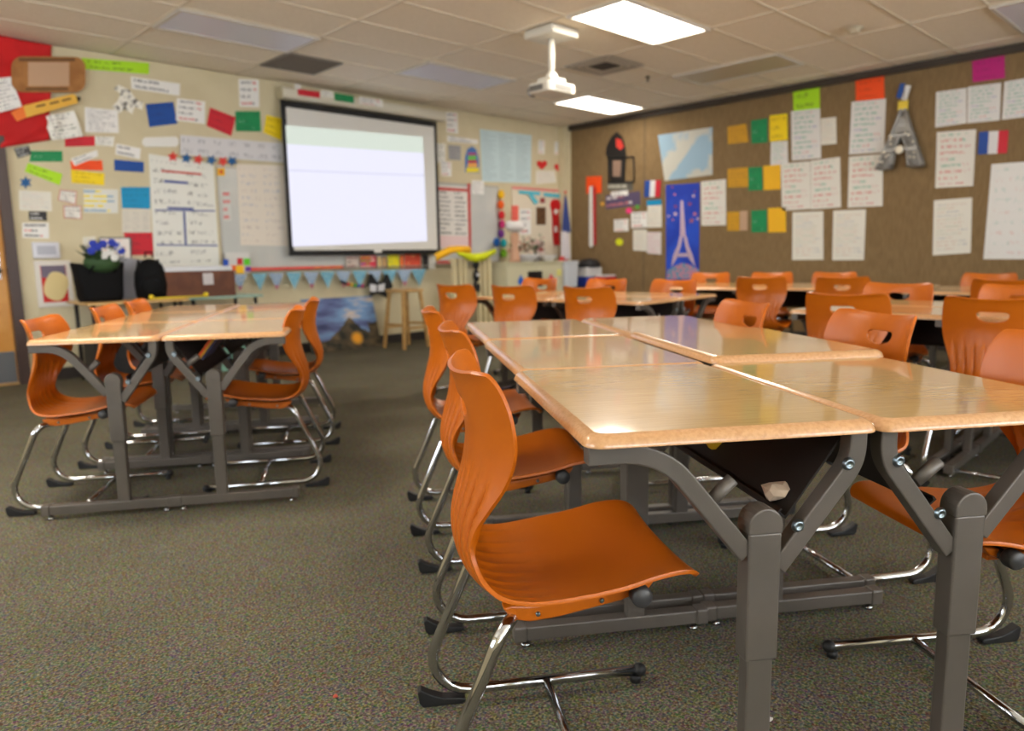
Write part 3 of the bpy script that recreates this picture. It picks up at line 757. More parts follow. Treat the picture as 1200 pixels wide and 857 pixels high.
def heart(cx, cy, s):
    out = []
    for k in range(24):
        t = 2*PI*k/24; out.append((cx+s*16*math.sin(t)**3/17, cy-s*(13*math.cos(t)-5*math.cos(2*t)-2*math.cos(3*t)-math.cos(4*t))/17))
    return out
# ------------------------------------------------------------------ projection screen
SBLK = mat('screen_black_border', rgb(20, 20, 22), .6)
def screen_mat():
    m = bpy.data.materials.new('projected_picture'); m.use_nodes = True
    nt = m.node_tree; b = nt.nodes['Principled BSDF']; L = nt.links.new
    uvn = nt.nodes.new('ShaderNodeUVMap'); sx = nt.nodes.new('ShaderNodeSeparateXYZ'); L(uvn.outputs[0], sx.inputs[0])
    cr = nt.nodes.new('ShaderNodeValToRGB'); cr.color_ramp.interpolation = 'CONSTANT'; e = cr.color_ramp.elements
    e[0].position = 0; e[0].color = rgb(236, 236, 255); e[1].position = .628; e[1].color = rgb(214, 214, 236)
    for p, c in ((.640, rgb(236, 236, 255)), (.845, rgb(214, 224, 212))):
        q = e.new(p); q.color = c
    L(sx.outputs[1], cr.inputs[0]); L(cr.outputs[0], b.inputs['Emission Color'])
    b.inputs['Emission Strength'].default_value = .92; b.inputs['Base Color'].default_value = rgb(70, 70, 72); b.inputs['Roughness'].default_value = .8
    return m
SX0, SX1, SZ0, SZ1 = 4.015, 6.17, 1.143, 2.81; SY = 7.76
r = empty('projection_screen', ((SX0+SX1)/2, SY, SZ0), 0, 'large pulled-down projection screen with black border glowing on the front wall', 'projection screen')
cx = (SX0+SX1)/2
mb = MB()
mb.box((-(SX1-SX0)/2+.03, 0, (SZ1-SZ0)/2), (.06, .004, SZ1-SZ0)); mb.box(((SX1-SX0)/2-.022, 0, (SZ1-SZ0)/2), (.044, .004, SZ1-SZ0))
mb.box((0, 0, SZ1-SZ0-.035), (SX1-SX0-.1, .004, .07)); mb.box((0, 0, .02), (SX1-SX0-.1, .004, .04))
mb.build('border', SBLK, r)
MB().box((.008, .0005, (SZ1-SZ0)/2-.015), (SX1-SX0-.10, .003, SZ1-SZ0-.11)).build('fabric', mat('screen_fabric', rgb(222, 220, 214), .7), r)
q = [(4.06, 2.545), (5.94, 2.60), (5.96, 1.29), (4.06, 1.225)]
mb = MB(); vs = [(x-cx, y, z-SZ0) for y in (-.0012, -.0026) for x, z in q]
mb.add(vs, [(0, 1, 2, 3), (7, 6, 5, 4), (0, 4, 5, 1), (1, 5, 6, 2), (2, 6, 7, 3), (3, 7, 4, 0)]); mb.uvs = [(0, 1), (1, 1), (1, 0), (0, 0)]*2
mb.build('projected_image', screen_mat(), r)
MB().tube([(-(SX1-SX0)/2, 0, -.004), ((SX1-SX0)/2, 0, -.004)], .014, 12, Vector((0, 0, 1))).build('weight_bar', SBLK, r)
MB().box((.1, -.004, .02), (.11, .014, .035)).build('pull_tab', mat('screen_fabric', 0), r, .004)
mb = MB(); mb.prism(rrect(.13, .125, .04), -1.14, 1.14, lambda a, b, w: Vector((w+.09, b*0+a*.9+.04, SZ1-SZ0+.083+b)))
mb.build('housing', mat('screen_housing', rgb(214, 208, 190), .4), r, .003)
MB().box((-1.055, .04, SZ1-SZ0+.083), (.02, .13, .14)).build('end_cap', mat('housing_cap', rgb(190, 180, 150), .5), r, .006)
HY = SY+.04-.06
def hcard(px0, py0, px1, py1, m, lab, name='card', cat='card'):
    a = fw(px0, py0, HY-.004); b = fw(px1, py1, HY-.004)
    mb = MB(); w, h = b.x-a.x, a.z-b.z
    mb.add([(-w/2, 0, h/2), (w/2, 0, h/2-.0), (w/2, 0, -h/2), (-w/2, 0, -h/2), (-w/2, -.002, h/2), (w/2, -.002, h/2), (w/2, -.002, -h/2), (-w/2, -.002, -h/2)], [(0, 1, 2, 3), (7, 6, 5, 4), (0, 4, 5, 1), (1, 5, 6, 2), (2, 6, 7, 3), (3, 7, 4, 0)])
    mb.uvs = [(0, 1), (1, 1), (1, 0), (0, 0)]*2
    return props(mb.build(name, m, None, loc=((a.x+b.x)/2, HY-.001, (a.z+b.z)/2)), lab, cat, 'cards stuck on the screen housing')
hcard(349, 104, 375, 115, P_RED, 'small red card on the projection screen housing')
hcard(392, 109, 415, 121, P_GRN, 'small green card on the projection screen housing')
hcard(421, 113, 449, 126, P_FEW, 'white card on the projection screen housing, right of the green one')
hcard(376, 105, 391, 115, P_SPECK, 'speckled card between the red and the green card on the screen housing')
hcard(345, 98, 353, 105, P_BLACK, 'tiny white tag at the left end of the screen housing')

# ------------------------------------------------------------------ whiteboards
WB = mat('whiteboard_surface', rgb(206, 206, 200), .22, spec=.6, noise=(2., rgb(196, 198, 194), .4, .6))
WFR = mat('whiteboard_frame', rgb(176, 174, 168), .35, .6)
def board(x0, x1, z0, z1, label, tray=True, surf=WB, frm=WFR, name='whiteboard'):
    r = empty(name, ((x0+x1)/2, YF, z0), 0, label, 'whiteboard', 'whiteboards on the front wall')
    w, h = x1-x0, z1-z0
    MB().box((0, -.009, h/2), (w-.02, .014, h-.02)).build('writing_surface', surf, r)
    mb = MB()
    for s in (-1, 1): mb.box((s*(w/2-.01), -.009, h/2), (.02, .018, h)); mb.box((0, -.009, h/2+s*(h/2-.01)), (w-.04, .018, .0198))
    mb.build('frame', frm, r)
    if tray: MB().box((0, -.055, -.012), (w, .085, .014)).build('pen_tray', frm, r, .003)
    return r
board(3.31, 6.05, .985, 2.07, 'wide whiteboard partly behind the projection screen')
board(6.09, 7.36, 1.0, 2.07, 'whiteboard to the right of the projection screen')
flat('f', [(174, 180), (250, 192), (257.5, 312), (181.5, 316)], 'chart_sheet', paper('class_rules_chart', rgb(230, 230, 222), [K, GRY], 11, .46, cols=2, size=36., amount=.6), 'large white hand-written chart at the left end of the whiteboards, ruled with blue lines', 'chart', off=.004)
INKB = mat('blue_rule', rgb(70, 84, 150), .6); INKR = mat('red_rule', rgb(200, 80, 74), .6)
for q, m, lab in (([(189, 199), (236, 203), (236, 205.5), (189, 201.5)], INKR, 'red underline tape across the top of the white chart'), ([(182, 245.5), (252, 246.5), (252, 248), (182, 247)], INKB, 'upper blue rule tape across the white chart'),
                  ([(184, 286.5), (255, 287), (255, 288.6), (184, 288)], INKB, 'lower blue rule tape across the white chart'), ([(214.5, 248), (217, 248), (219, 288), (216.5, 288)], INKB, 'short vertical blue rule tape in the middle of the white chart'), ([(196, 242.5), (227, 243.5), (227, 246), (196, 245)], INKB, 'thick blue underline tape above the upper rule of the white chart'), ([(192, 211), (220, 213), (220, 216), (192, 214)], INKB, 'short blue underline near the top of the white chart')):
    flat('f', q, 'tape_strip', m, lab, 'tape', off=.0065, th=.0008)
# seam strip between sheet and board
FO = .0185
flat('f', [(277, 192), (333, 194), (337.5, 288.5), (282, 287.5)], 'poster_sheet', paper('cream_columns_sheet', rgb(226, 216, 202), [rgb(150, 160, 190), rgb(170, 150, 150)], 11, .45, cols=2, amount=.5), 'cream sheet with two faint columns of writing, left of the screen', 'poster', off=FO)
flat('f', [(260.5, 223), (270, 223), (271, 259), (262, 259)], 'note', paper('red_scribbles', rgb(206, 206, 200), [rgb(220, 110, 110)], 4, .6, margin=.02, amount=.9), 'narrow note of red writing between the white chart and the cream sheet', 'note', off=FO)
flat('f', [(211, 158), (333, 168), (333, 191), (211, 181.5)], 'banner', paper('pale_letter_banner', rgb(216, 214, 216), [rgb(150, 150, 156)], 2, .5, cols=7, margin=.1, size=50., amount=.5), 'long pale banner of faint letters above the whiteboard, left of the screen', 'banner', off=FO)
# star garland
SRED = mat('star_red', rgb(222, 60, 50), .6); SBL = mat('star_blue', rgb(22, 92, 150), .6)
for i, (x, y, red) in enumerate(((202.5, 183.5, 1), (218.3, 185.5, 0), (232.3, 187, 1), (247.7, 187.6, 0), (261.3, 189.2, 1), (272, 188.8, 0))):
    poly_on('f', star(x, y, 6.6, 5, .5, -PI/2+.15*i), 'paper_star', SRED if red else SBL, ('red' if red else 'blue')+f" paper star on the string above the white chart, {['first', 'second', 'third', 'fourth', 'fifth', 'last'][i]} from the left", 'star', 'paper stars on the string', off=.0235+.0003*i, th=.003)
o = MB().tube([fw(x, y, YF-.0225) for x, y in ((198, 182), (218, 185), (232, 186.5), (248, 187.5), (277, 189))], .0025, 8).build('garland_string', mat('gold_string', rgb(200, 170, 90), .5)); props(o, 'thin gold string carrying the red and blue paper stars', 'string')
r_, c_ = poly_on('f', rect(254.5, 197, 263.5, 206), 'square_badge', mat('badge_yellow', rgb(240, 180, 30), .6), 'small yellow badge with a red dot under the paper stars', 'badge', off=FO+.004)
poly_on('f', disc(259, 201.5, 1.8), 'dot', SRED, parent=r_, off=FO+.0062, th=.001, origin=c_)

# left part of the front wall
FL = [
 ([(95.7, 68), (174.5, 74), (174.5, 87), (98, 81)], 'paper_strip', P_LIM, 'long lime green strip with black writing under the ceiling', 'sign'),
 ([(153, 89.5), (211, 98), (210.5, 112.5), (154, 104)], 'paper_strip', P_STRIP, 'white strip sign just below the lime green strip', 'sign'),
 ([(99, 125.5), (138, 129), (139.5, 156), (100, 155)], 'paper_sheet', P_BLACK, 'white sheet of black writing between the speckled cut-out and the crimson strip', 'paper'),
 ([(170.5, 122), (203, 119.5), (208, 145), (175, 149)], 'paper_card', P_BLU, 'tilted blue card in the top row of cards on the front wall', 'card'),
 ([(207, 115), (240.5, 119), (240, 145.5), (206, 141)], 'paper_sheet', P_FEW, 'white sheet between the tilted blue and the tilted red card', 'paper'),
 ([(246, 126), (276, 137.5), (271, 159.5), (242, 147.5)], 'paper_card', P_RED, 'tilted red card with writing in the top row of cards', 'card'),
 ([(275.6, 130.4), (304.8, 130.4), (305.7, 154.3), (276.5, 153.8)], 'paper_card', P_GRN, 'green card with writing between the red and the yellow card', 'card'),
 ([(312, 134.8), (329.6, 138.6), (329.6, 164.8), (308.6, 155.2)], 'paper_card', P_YEL, 'yellow card tucked beside the left edge of the screen', 'card'),
 ([(279.4, 92.5), (303.3, 93.4), (304, 126), (280.6, 125)], 'paper_sheet', P_FEW, 'tall white sheet above the green card, left of the screen housing', 'paper'),
 ([(76, 160), (111, 159.5), (111, 171), (76, 172)], 'paper_strip', P_RED, 'crimson strip under the curled white sheet', 'sign'),
 ([(136, 168), (165, 174), (164, 187), (135, 181)], 'paper_strip', P_STRIP, 'slanted white strip directly above the royal blue strip', 'sign'),
 ([(36.5, 177), (73, 177), (73.5, 189.6), (34.4, 189.6)], 'paper_strip', P_GRN, 'green strip sign near the door frame', 'sign'),
 ([(32.7, 191), (73, 204), (70, 217.3), (29, 201)], 'paper_strip', P_LIM, 'slanted lime green strip under the green strip', 'sign'),
 ([(82.3, 188.7), (119.6, 188), (120.7, 200), (84, 199)], 'paper_strip', P_ORG, 'orange strip under the slanted white strip', 'sign'),
 ([(83, 186), (113.7, 175.6), (115, 183), (87.5, 194.6)], 'paper_strip', P_STRIP, 'slanted white strip overlapping the orange strip', 'sign'),
 ([(83, 199), (122.5, 203.3), (122, 217.3), (84, 214.4)], 'paper_strip', P_YEL, 'yellow strip directly below the orange strip', 'sign'),
 ([(133.6, 187), (168.6, 190), (168.6, 202), (134, 200)], 'paper_strip', P_BLU, 'royal blue strip left of the white chart', 'sign'),
 ([(22, 223), (60, 225), (61, 247.7), (22.7, 246.5)], 'paper_sheet', P_PALE, 'pale printed sheet under the small blue star by the door', 'paper'),
 ([(33.5, 247.7), (54.5, 248), (55, 258.8), (34, 258)], 'label_card', P_DIAL, 'small black label with white writing by the door', 'label'),
 ([(25.7, 261), (57, 261), (57.8, 279.8), (26, 278.6)], 'paper_sheet', paper('bold_black_and_red_sheet', WH, [rgb(220, 120, 110), K], 3, .62, size=12.), 'white sheet with bold black and red writing below the black label', 'paper'),
 ([(70, 222), (90, 224), (89, 240), (67.7, 235)], 'index_card', P_CARD, 'small tilted white card with reddish edge, upper of two', 'card'),
 ([(74, 240.7), (95, 241), (95.7, 257), (75, 256)], 'index_card', P_CARD, 'small white card with reddish edge, lower of two', 'card'),
 ([(97.7, 221.4), (138.5, 222), (138.5, 250), (98.6, 249.4)], 'collage_sheet', P_COLLAGE, 'yellow and white collage left of the cyan sheet', 'collage'),
 ([(141.5, 219.4), (175.6, 219.4), (176, 244.8), (143, 244)], 'paper_sheet', P_CYN, 'bright cyan sheet beside the white chart', 'paper'),
 ([(143, 245), (176.5, 245), (177, 272.5), (143, 272.5)], 'paper_sheet', paper('table_sheet', rgb(220, 214, 200), [GRY], 12, .5, cols=3, amount=.4), 'white sheet between the cyan and the red sheet', 'paper'),
 ([(145, 272.7), (178.5, 272.7), (180, 299), (150, 299)], 'paper_sheet', P_RED, 'red sheet below the white sheet, above the black backpack', 'paper'),
 ([(97, 278), (112, 277), (112, 300), (97, 300)], 'paper_sheet', P_PALE, 'small pale sheet behind the flowers', 'paper'),
]
for q, nm, m, lab, cat in FL: flat('f', q, nm, m, lab, cat, 'paper items on the front wall')
flat('f', [(50, 137), (86, 130), (97, 160), (60, 165)], 'curled_sheet', P_SPECK, 'curled glossy white and dark sheet beside the red cloth', 'paper', 'paper items on the front wall', off=.02, wave=.025)
flat('f', [(111, 160), (134, 160), (133, 172), (112, 170)], 'photo_cutout', P_SPECK, 'white and dark picture cut-out right of the crimson strip', 'picture', 'paper items on the front wall')
flat('f', [(16, 174), (33.5, 170.7), (37.3, 180.6), (21, 186)], 'photo_print', paper('black_white_photo', rgb(70, 70, 70), [rgb(200, 200, 200)], 3, .55, size=7.), 'small tilted black and white photo next to the green strip', 'photo', 'paper items on the front wall')
poly_on('f', [(133, 104), (139, 99), (152, 106), (160, 117), (168, 120), (167, 129), (158, 125), (155, 134), (146, 128), (140, 133), (131, 125), (138, 118), (141, 110)], 'paper_cutout', mat('grey_white_cutout', rgb(240, 236, 224), .5, noise=(22., rgb(90, 84, 78), .5, .62)), 'jagged grey and white paper cut-out left of the blue card', 'cut-out', off=.012)
o, c_ = poly_on('f', [(170, 161), (206, 160), (209.5, 163), (209.5, 169), (206, 172.3), (170, 172.3), (166.5, 169), (166.5, 164)], 'name_tag', mat('tag_white', rgb(232, 230, 224), .5), 'rounded white tag left of the long pale banner', 'tag', off=.012)
poly_on('f', star(30, 214, 8, 6, .5), 'paper_star', SBL, 'single small blue paper star near the door frame', 'star', off=.006)
# thermostat-like plate
r_ = props(MB().box((0, -.015, 0), (.22, .03, .15)).build('wall_panel', mat('plate_white', rgb(214, 214, 222), .3), None, .012, loc=fw(53.7, 293.5, YF)), 'small white rounded wall plate above the red poster', 'wall plate')
MB().box((0, -.031, 0), (.15, .003, .08)).build('display', mat('plate_grey', rgb(176, 178, 190), .3), r_)
# red cloth with folds, hanging off to the left
CL = mat('red_cloth', rgb(212, 22, 24), .75, noise=(3., rgb(186, 10, 14), .4, .6))
a, b, c, d = [fw(x, y, YF-.03) for x, y in ((-75, 28), (60.5, 53), (58, 164), (-75, 186))]
mb = MB(); N = 40; vs = []
for lay in (0, .004):
    for j in range(N+1):
        for i in range(N+1):
            s, t = i/N, j/N; p = a*(1-s)*(1-t)+b*s*(1-t)+c*s*t+d*(1-s)*t
            f = .012*math.sin(9*s+5*t)+.010*math.sin(16*s-11*t)*t+.006*math.sin(30*(s*.4+t))
            vs.append(p+Vector((0, f*.9-.0-lay, 0)))
S = (N+1)**2; fs = []
for j in range(N):
    for i in range(N):
        q = j*(N+1)+i; fs.append((q, q+1, q+N+2, q+N+1)); fs.append((S+q+N+1, S+q+N+2, S+q+1, S+q))
for i in range(N):
    fs.append((i, S+i, S+i+1, i+1)); q = N*(N+1)+i; fs.append((q, q+1, S+q+1, S+q)); q = i*(N+1)+N; fs.append((q, S+q, S+q+N+1, q+N+1)); q = i*(N+1); fs.append((q, q+N+1, S+q+N+1, S+q))
mb.add(vs, fs, 0, True); o = mb.build('hanging_cloth', CL); props(o, 'large red cloth hanging in the upper left corner above the door', 'cloth')
# plaster-shaped board
def rr_px(x0, y0, x1, y1, r, sk=0):
    return [(x, y+(x-x0)*sk) for x, y in rrect(x1-x0, y1-y0, r, 6, (x0+x1)/2, (y0+y1)/2)]
r_, c_ = poly_on('f', rr_px(13, 66, 100, 108, 13, .01), 'bandage_board', mat('bandage_brown', rgb(172, 118, 62), .7, noise=(9., rgb(156, 102, 50), .4, .6)), 'brown sticking-plaster shaped board over the red cloth', 'sign', off=.062, th=.008)
poly_on('f', rect(33, 73, 81, 101), 'pad', mat('bandage_pad', rgb(196, 160, 128), .8), parent=r_, off=.0705, th=.004, origin=c_)
for (x0, y0, x1, y1) in ((22, 68, 88, 72), (30, 102.5, 80, 106)):
    poly_on('f', rect(x0, y0, x1, y1), 'lettering', mat('brown_lettering', rgb(116, 78, 40), .7), parent=r_, off=.0705, th=.001, origin=c_)
# pencil
r_, c_ = poly_on('f', [(27, 124), (85, 110), (92, 114), (91, 121), (31, 138)], 'pencil_board', P_YTAN, 'yellow pencil-shaped board slanting across the red cloth', 'sign', off=.064, th=.006)
poly_on('f', [(12.5, 132), (27, 124), (31, 138), (20, 142.5)], 'orange_end', mat('pencil_orange', rgb(240, 120, 40), .6), parent=r_, off=.064, th=.006, origin=c_)
poly_on('f', [(89, 113), (94.5, 114), (93.5, 118.5), (91, 119)], 'lead_tip', BLACKR, parent=r_, off=.064, th=.006, origin=c_)
for (x0, y0) in ((42, 124), (58, 120.5), (72, 117)):
    poly_on('f', [(x0, y0), (x0+11, y0-2.6), (x0+11.5, y0-.4), (x0+.6, y0+2.2)], 'lettering', mat('brown_lettering', 0), parent=r_, off=.0706, th=.0008, origin=c_)
flat('f', [(-12, 93), (12.5, 90), (26, 125), (-4, 133)], 'paper_sheet', P_BLACK, 'tilted white sheet over the red cloth at the left edge of the photo', 'paper', off=.066)
# red poster in white frame by the door
x0, x1 = fw(39.5, 310, YF).x, fw(82.5, 310, YF).x; z0, z1 = fw(61, 360, YF).z, fw(61, 305.5, YF).z
r = empty('framed_poster', ((x0+x1)/2, YF, z0), 0, 'red poster with a pale abstract shape in a white frame, beside the door', 'poster')
w, h = x1-x0, z1-z0
MB().box((0, -.006, h/2), (w, .012, h)).build('frame', mat('white_frame', rgb(226, 220, 212), .5), r, .003)
MB().box((0, -.0125, h/2), (w-.09, .002, h-.09)).build('print', mat('poster_red', rgb(206, 34, 30), .5), r)
mb = MB(); mb.box((0, -.0142, h-.10), (w-.10, .001, .11)); mb.build('grey_band', mat('poster_greyblue', rgb(120, 110, 130), .5), r)
mb = MB(); mb.prism([(.01+.10*math.cos(t)*(1+.18*math.sin(2*t)), h*.45+.135*math.sin(t)) for t in [2*PI*k/22 for k in range(22)]], -.0158, -.0142, lambda a, b, w_: Vector((a, w_, b)))
mb.build('pale_shape', mat('poster_cream', rgb(228, 208, 150), .5), r)
# small framed whiteboard propped up
r_, c_ = poly_on('f', rr_px(115, 278, 154, 304.5, 3), 'small_whiteboard', mat('dark_board_rim', rgb(80, 78, 76), .4), 'small dry-erase board with faint red writing above the flowers', 'whiteboard', off=.03, th=.012)
flat('f', [(117, 279.5), (151.5, 279.5), (152.8, 302.8), (118.5, 302.8)], 'dry_erase_sheet', paper('faint_red_lines', rgb(230, 224, 218), [rgb(220, 150, 140)], 6, .5, amount=.6), 'white writing surface of the small dry-erase board', 'paper', off=.0425)

# ------------------------------------------------------------------ tray row under the boards
r_, c_ = poly_on('f', rect(264, 296, 292, 319), 'letter_poster', mat('letter_poster_white', rgb(214, 212, 208), .6), 'white sheet with bright coloured squares at the left end of the pennant string', 'poster', off=.102, th=.002)
for (a0, b0, a1, b1, col) in ((261.5, 304, 267.7, 312, (24, 80, 190)), (278, 302.5, 284.3, 310.4, (196, 24, 34)), (285.5, 303, 292.8, 311, (96, 206, 30)), (268.5, 311, 276.3, 318, (246, 104, 30)), (276.6, 311, 285.8, 321, (250, 196, 20)), (287.5, 312.5, 293.5, 318.3, (110, 60, 160))):
    poly_on('f', rect(a0, b0, a1, b1), 'colour_square', mat('square_%d' % col[0], rgb(*col), .6), parent=r_, off=.1045, th=.002, origin=c_)
BORD = paper('striped_border_strip', rgb(220, 90, 80), [rgb(236, 150, 60), rgb(150, 50, 90), rgb(226, 70, 60)], 1, .9, cols=9, margin=.02, amount=.9)
flat('f', [(293, 313.8), (402, 311.3), (402, 314.5), (293, 317.6)], 'border_strip', BORD, 'thin red and orange patterned border strip along the whiteboard tray', 'border strip', off=.102)
PBL = mat('pennant_blue', rgb(140, 190, 206), .7, noise=(30., rgb(110, 170, 196), .45, .55)); PPK = mat('pennant_pink_tip', rgb(176, 96, 120), .7); PBD = mat('pennant_pattern', rgb(110, 150, 184), .7, noise=(60., rgb(190, 200, 215), .45, .55))
for i, x in enumerate((281, 304.5, 324, 345, 365, 384, 402.7, 421.7, 439.7, 457, 474, 491)):
    yt = 321.5-(x-281)*.028; wdt = 9.5; hgt = 20
    pat = i % 2 == 0
    off = .104 if i < 6 else .104
    r_, c_ = poly_on('f', [(x-wdt, yt), (x+wdt-1, yt-.3), (x+.5, yt+hgt)], 'pennant', PBD if pat else PBL, f"{'patterned' if pat else 'plain light'} blue pennant under the board tray, number {i+1} counted from the left" if False else ('patterned blue pennant with a pink tip' if pat else 'plain light blue pennant')+', '+['leftmost, under the coloured squares', 'next to the brown box', 'second patterned one from the left', 'second plain one from the left', 'third patterned one from the left', 'above the left edge of the leaning painting', 'fourth patterned one, above the rainbow strap', 'above the painting, left of the bow-shaped toy', 'beside the bow-shaped toy', 'directly over the left leg of the stool', 'over the stool seat', 'last at the right end, over the right leg of the stool'][i], 'pennant', 'blue pennants under the board tray', off=off, th=.0015)
    if pat: poly_on('f', [(x-2.6, yt+hgt*.70), (x+3.2, yt+hgt*.70), (x+.5, yt+hgt)], 'tip', PPK, parent=r_, off=off+.0018, th=.001, origin=c_)
o = MB().tube([fw(x, 321-(x-271)*.028, YF-.1045) for x in range(270, 500, 12)], .002, 6).build('pennant_string', mat('white_string', rgb(200, 200, 196), .6)); props(o, 'white string carrying the blue pennants under the tray', 'string')
# books and pictures standing on the tray
TR = YF-.06
def standing(px0, py0, px1, py1, m, name, lab, cat, th=.02, Y=TR):
    a = fw(px0, py0, Y); b = fw(px1, py1, Y); w, h = b.x-a.x, a.z-b.z
    r = empty(name, ((a.x+b.x)/2, Y, b.z), 0, lab, cat, 'books and pictures on the board tray')
    MB().box((0, th/2-.001, h/2), (w, th-.002, h-.004)).build('pages', mat('page_white', rgb(222, 216, 200), .7), r)
    mb = MB(); mb.add([(-w/2, -.003, h), (w/2, -.003, h), (w/2, -.003, 0), (-w/2, -.003, 0), (-w/2, -.001, h), (w/2, -.001, h), (w/2, -.001, 0), (-w/2, -.001, 0)], [(0, 1, 2, 3), (7, 6, 5, 4), (0, 4, 5, 1), (1, 5, 6, 2), (2, 6, 7, 3), (3, 7, 4, 0)])
    mb.uvs = [(0, 1), (1, 1), (1, 0), (0, 0)]*2
    mb.build('cover', m, r); return r
standing(405, 300, 420, 314.2, paper('family_photo', rgb(206, 190, 180), [rgb(90, 80, 60), rgb(150, 90, 80)], 3, .6, size=5.), 'picture_card', 'light picture card standing on the tray, leftmost under the screen', 'picture', .01)
standing(421.5, 300, 441, 314.5, paper('rainbow_cover', rgb(220, 70, 90), [rgb(30, 130, 190), rgb(240, 200, 30), rgb(90, 180, 60), rgb(250, 240, 220)], 4, .62, margin=.0, size=7., amount=1), 'picture_book', 'multicoloured picture book on the tray under the screen', 'book')
standing(442, 301, 447.4, 314.5, mat('tan_cover', rgb(214, 184, 130), .6), 'picture_book', 'narrow tan book on the tray, left of two', 'book')
standing(447.8, 301, 453.2, 314.5, mat('tan_cover_dark', rgb(200, 160, 110), .6), 'picture_book', 'narrow darker tan book on the tray, left of the yellow one', 'book')
standing(454.2, 299, 468, 314.8, paper('yellow_cover', rgb(236, 222, 30), [rgb(90, 160, 110)], 3, .45, size=5.), 'picture_book', 'bright yellow book on the tray under the screen', 'book')
standing(468.6, 299, 473, 315, mat('orange_spine', rgb(236, 110, 40), .6), 'picture_book', 'slim orange book right of the yellow book on the tray', 'book')
standing(473.5, 298, 493, 314.9, paper('red_orange_cover', rgb(222, 86, 62), [rgb(240, 180, 120), rgb(180, 60, 50)], 4, .5, size=6.), 'picture_book', 'wide red-orange book on the tray, below the right half of the screen', 'book')
standing(494.4, 298.5, 502, 315, mat('black_cover', rgb(44, 42, 44), .5), 'picture_book', 'black book right of the wide red-orange book', 'book')
standing(502.4, 300, 510, 315, P_SPECK, 'picture_book', 'black and white speckled book near the right corner of the screen', 'book')
# bow shaped toy with the rainbow strap hanging under the tray
bx = [(433, 321), (440, 331), (448, 329), (452, 321), (456, 331), (458, 336), (453, 341), (454, 350), (447, 346), (440, 344), (433, 347), (434, 338), (430, 334)]
r_, c_ = poly_on('f', bx, 'plush_toy', mat('toy_black', rgb(26, 26, 28), .8), 'black and white bow-shaped plush hanging under the tray left of the stool', 'toy', off=.108, th=.05)
for q in ([(433, 333), (441, 334), (441, 342), (434, 342)], [(443, 334), (451, 332), (450, 341), (443, 342)]):
    poly_on('f', q, 'white_patch', mat('toy_white', rgb(214, 214, 218), .8), parent=r_, off=.159, th=.006, origin=c_)
sp = [fw(x, y, YF-.13) for x, y in ((399, 330), (408, 333), (418, 335), (428, 335.5))]
r = empty('rainbow_strap', sp[0], 0, 'short black strap with rainbow beads beside the bow-shaped plush', 'strap')
MB().tube([p-sp[0] for p in sp], .016, 8).build('band', BLACKR, r)
for k, col in enumerate(((226, 40, 50), (240, 200, 30), (60, 180, 60), (40, 90, 190), (210, 60, 130))):
    t = .32+k*.14; i = min(int(t*3), 2); p = sp[i].lerp(sp[i+1], t*3-i)-sp[0]
    MB().ball(p, .022, 8).build('bead', mat('bead_%d' % k, rgb(*col), .4), r)
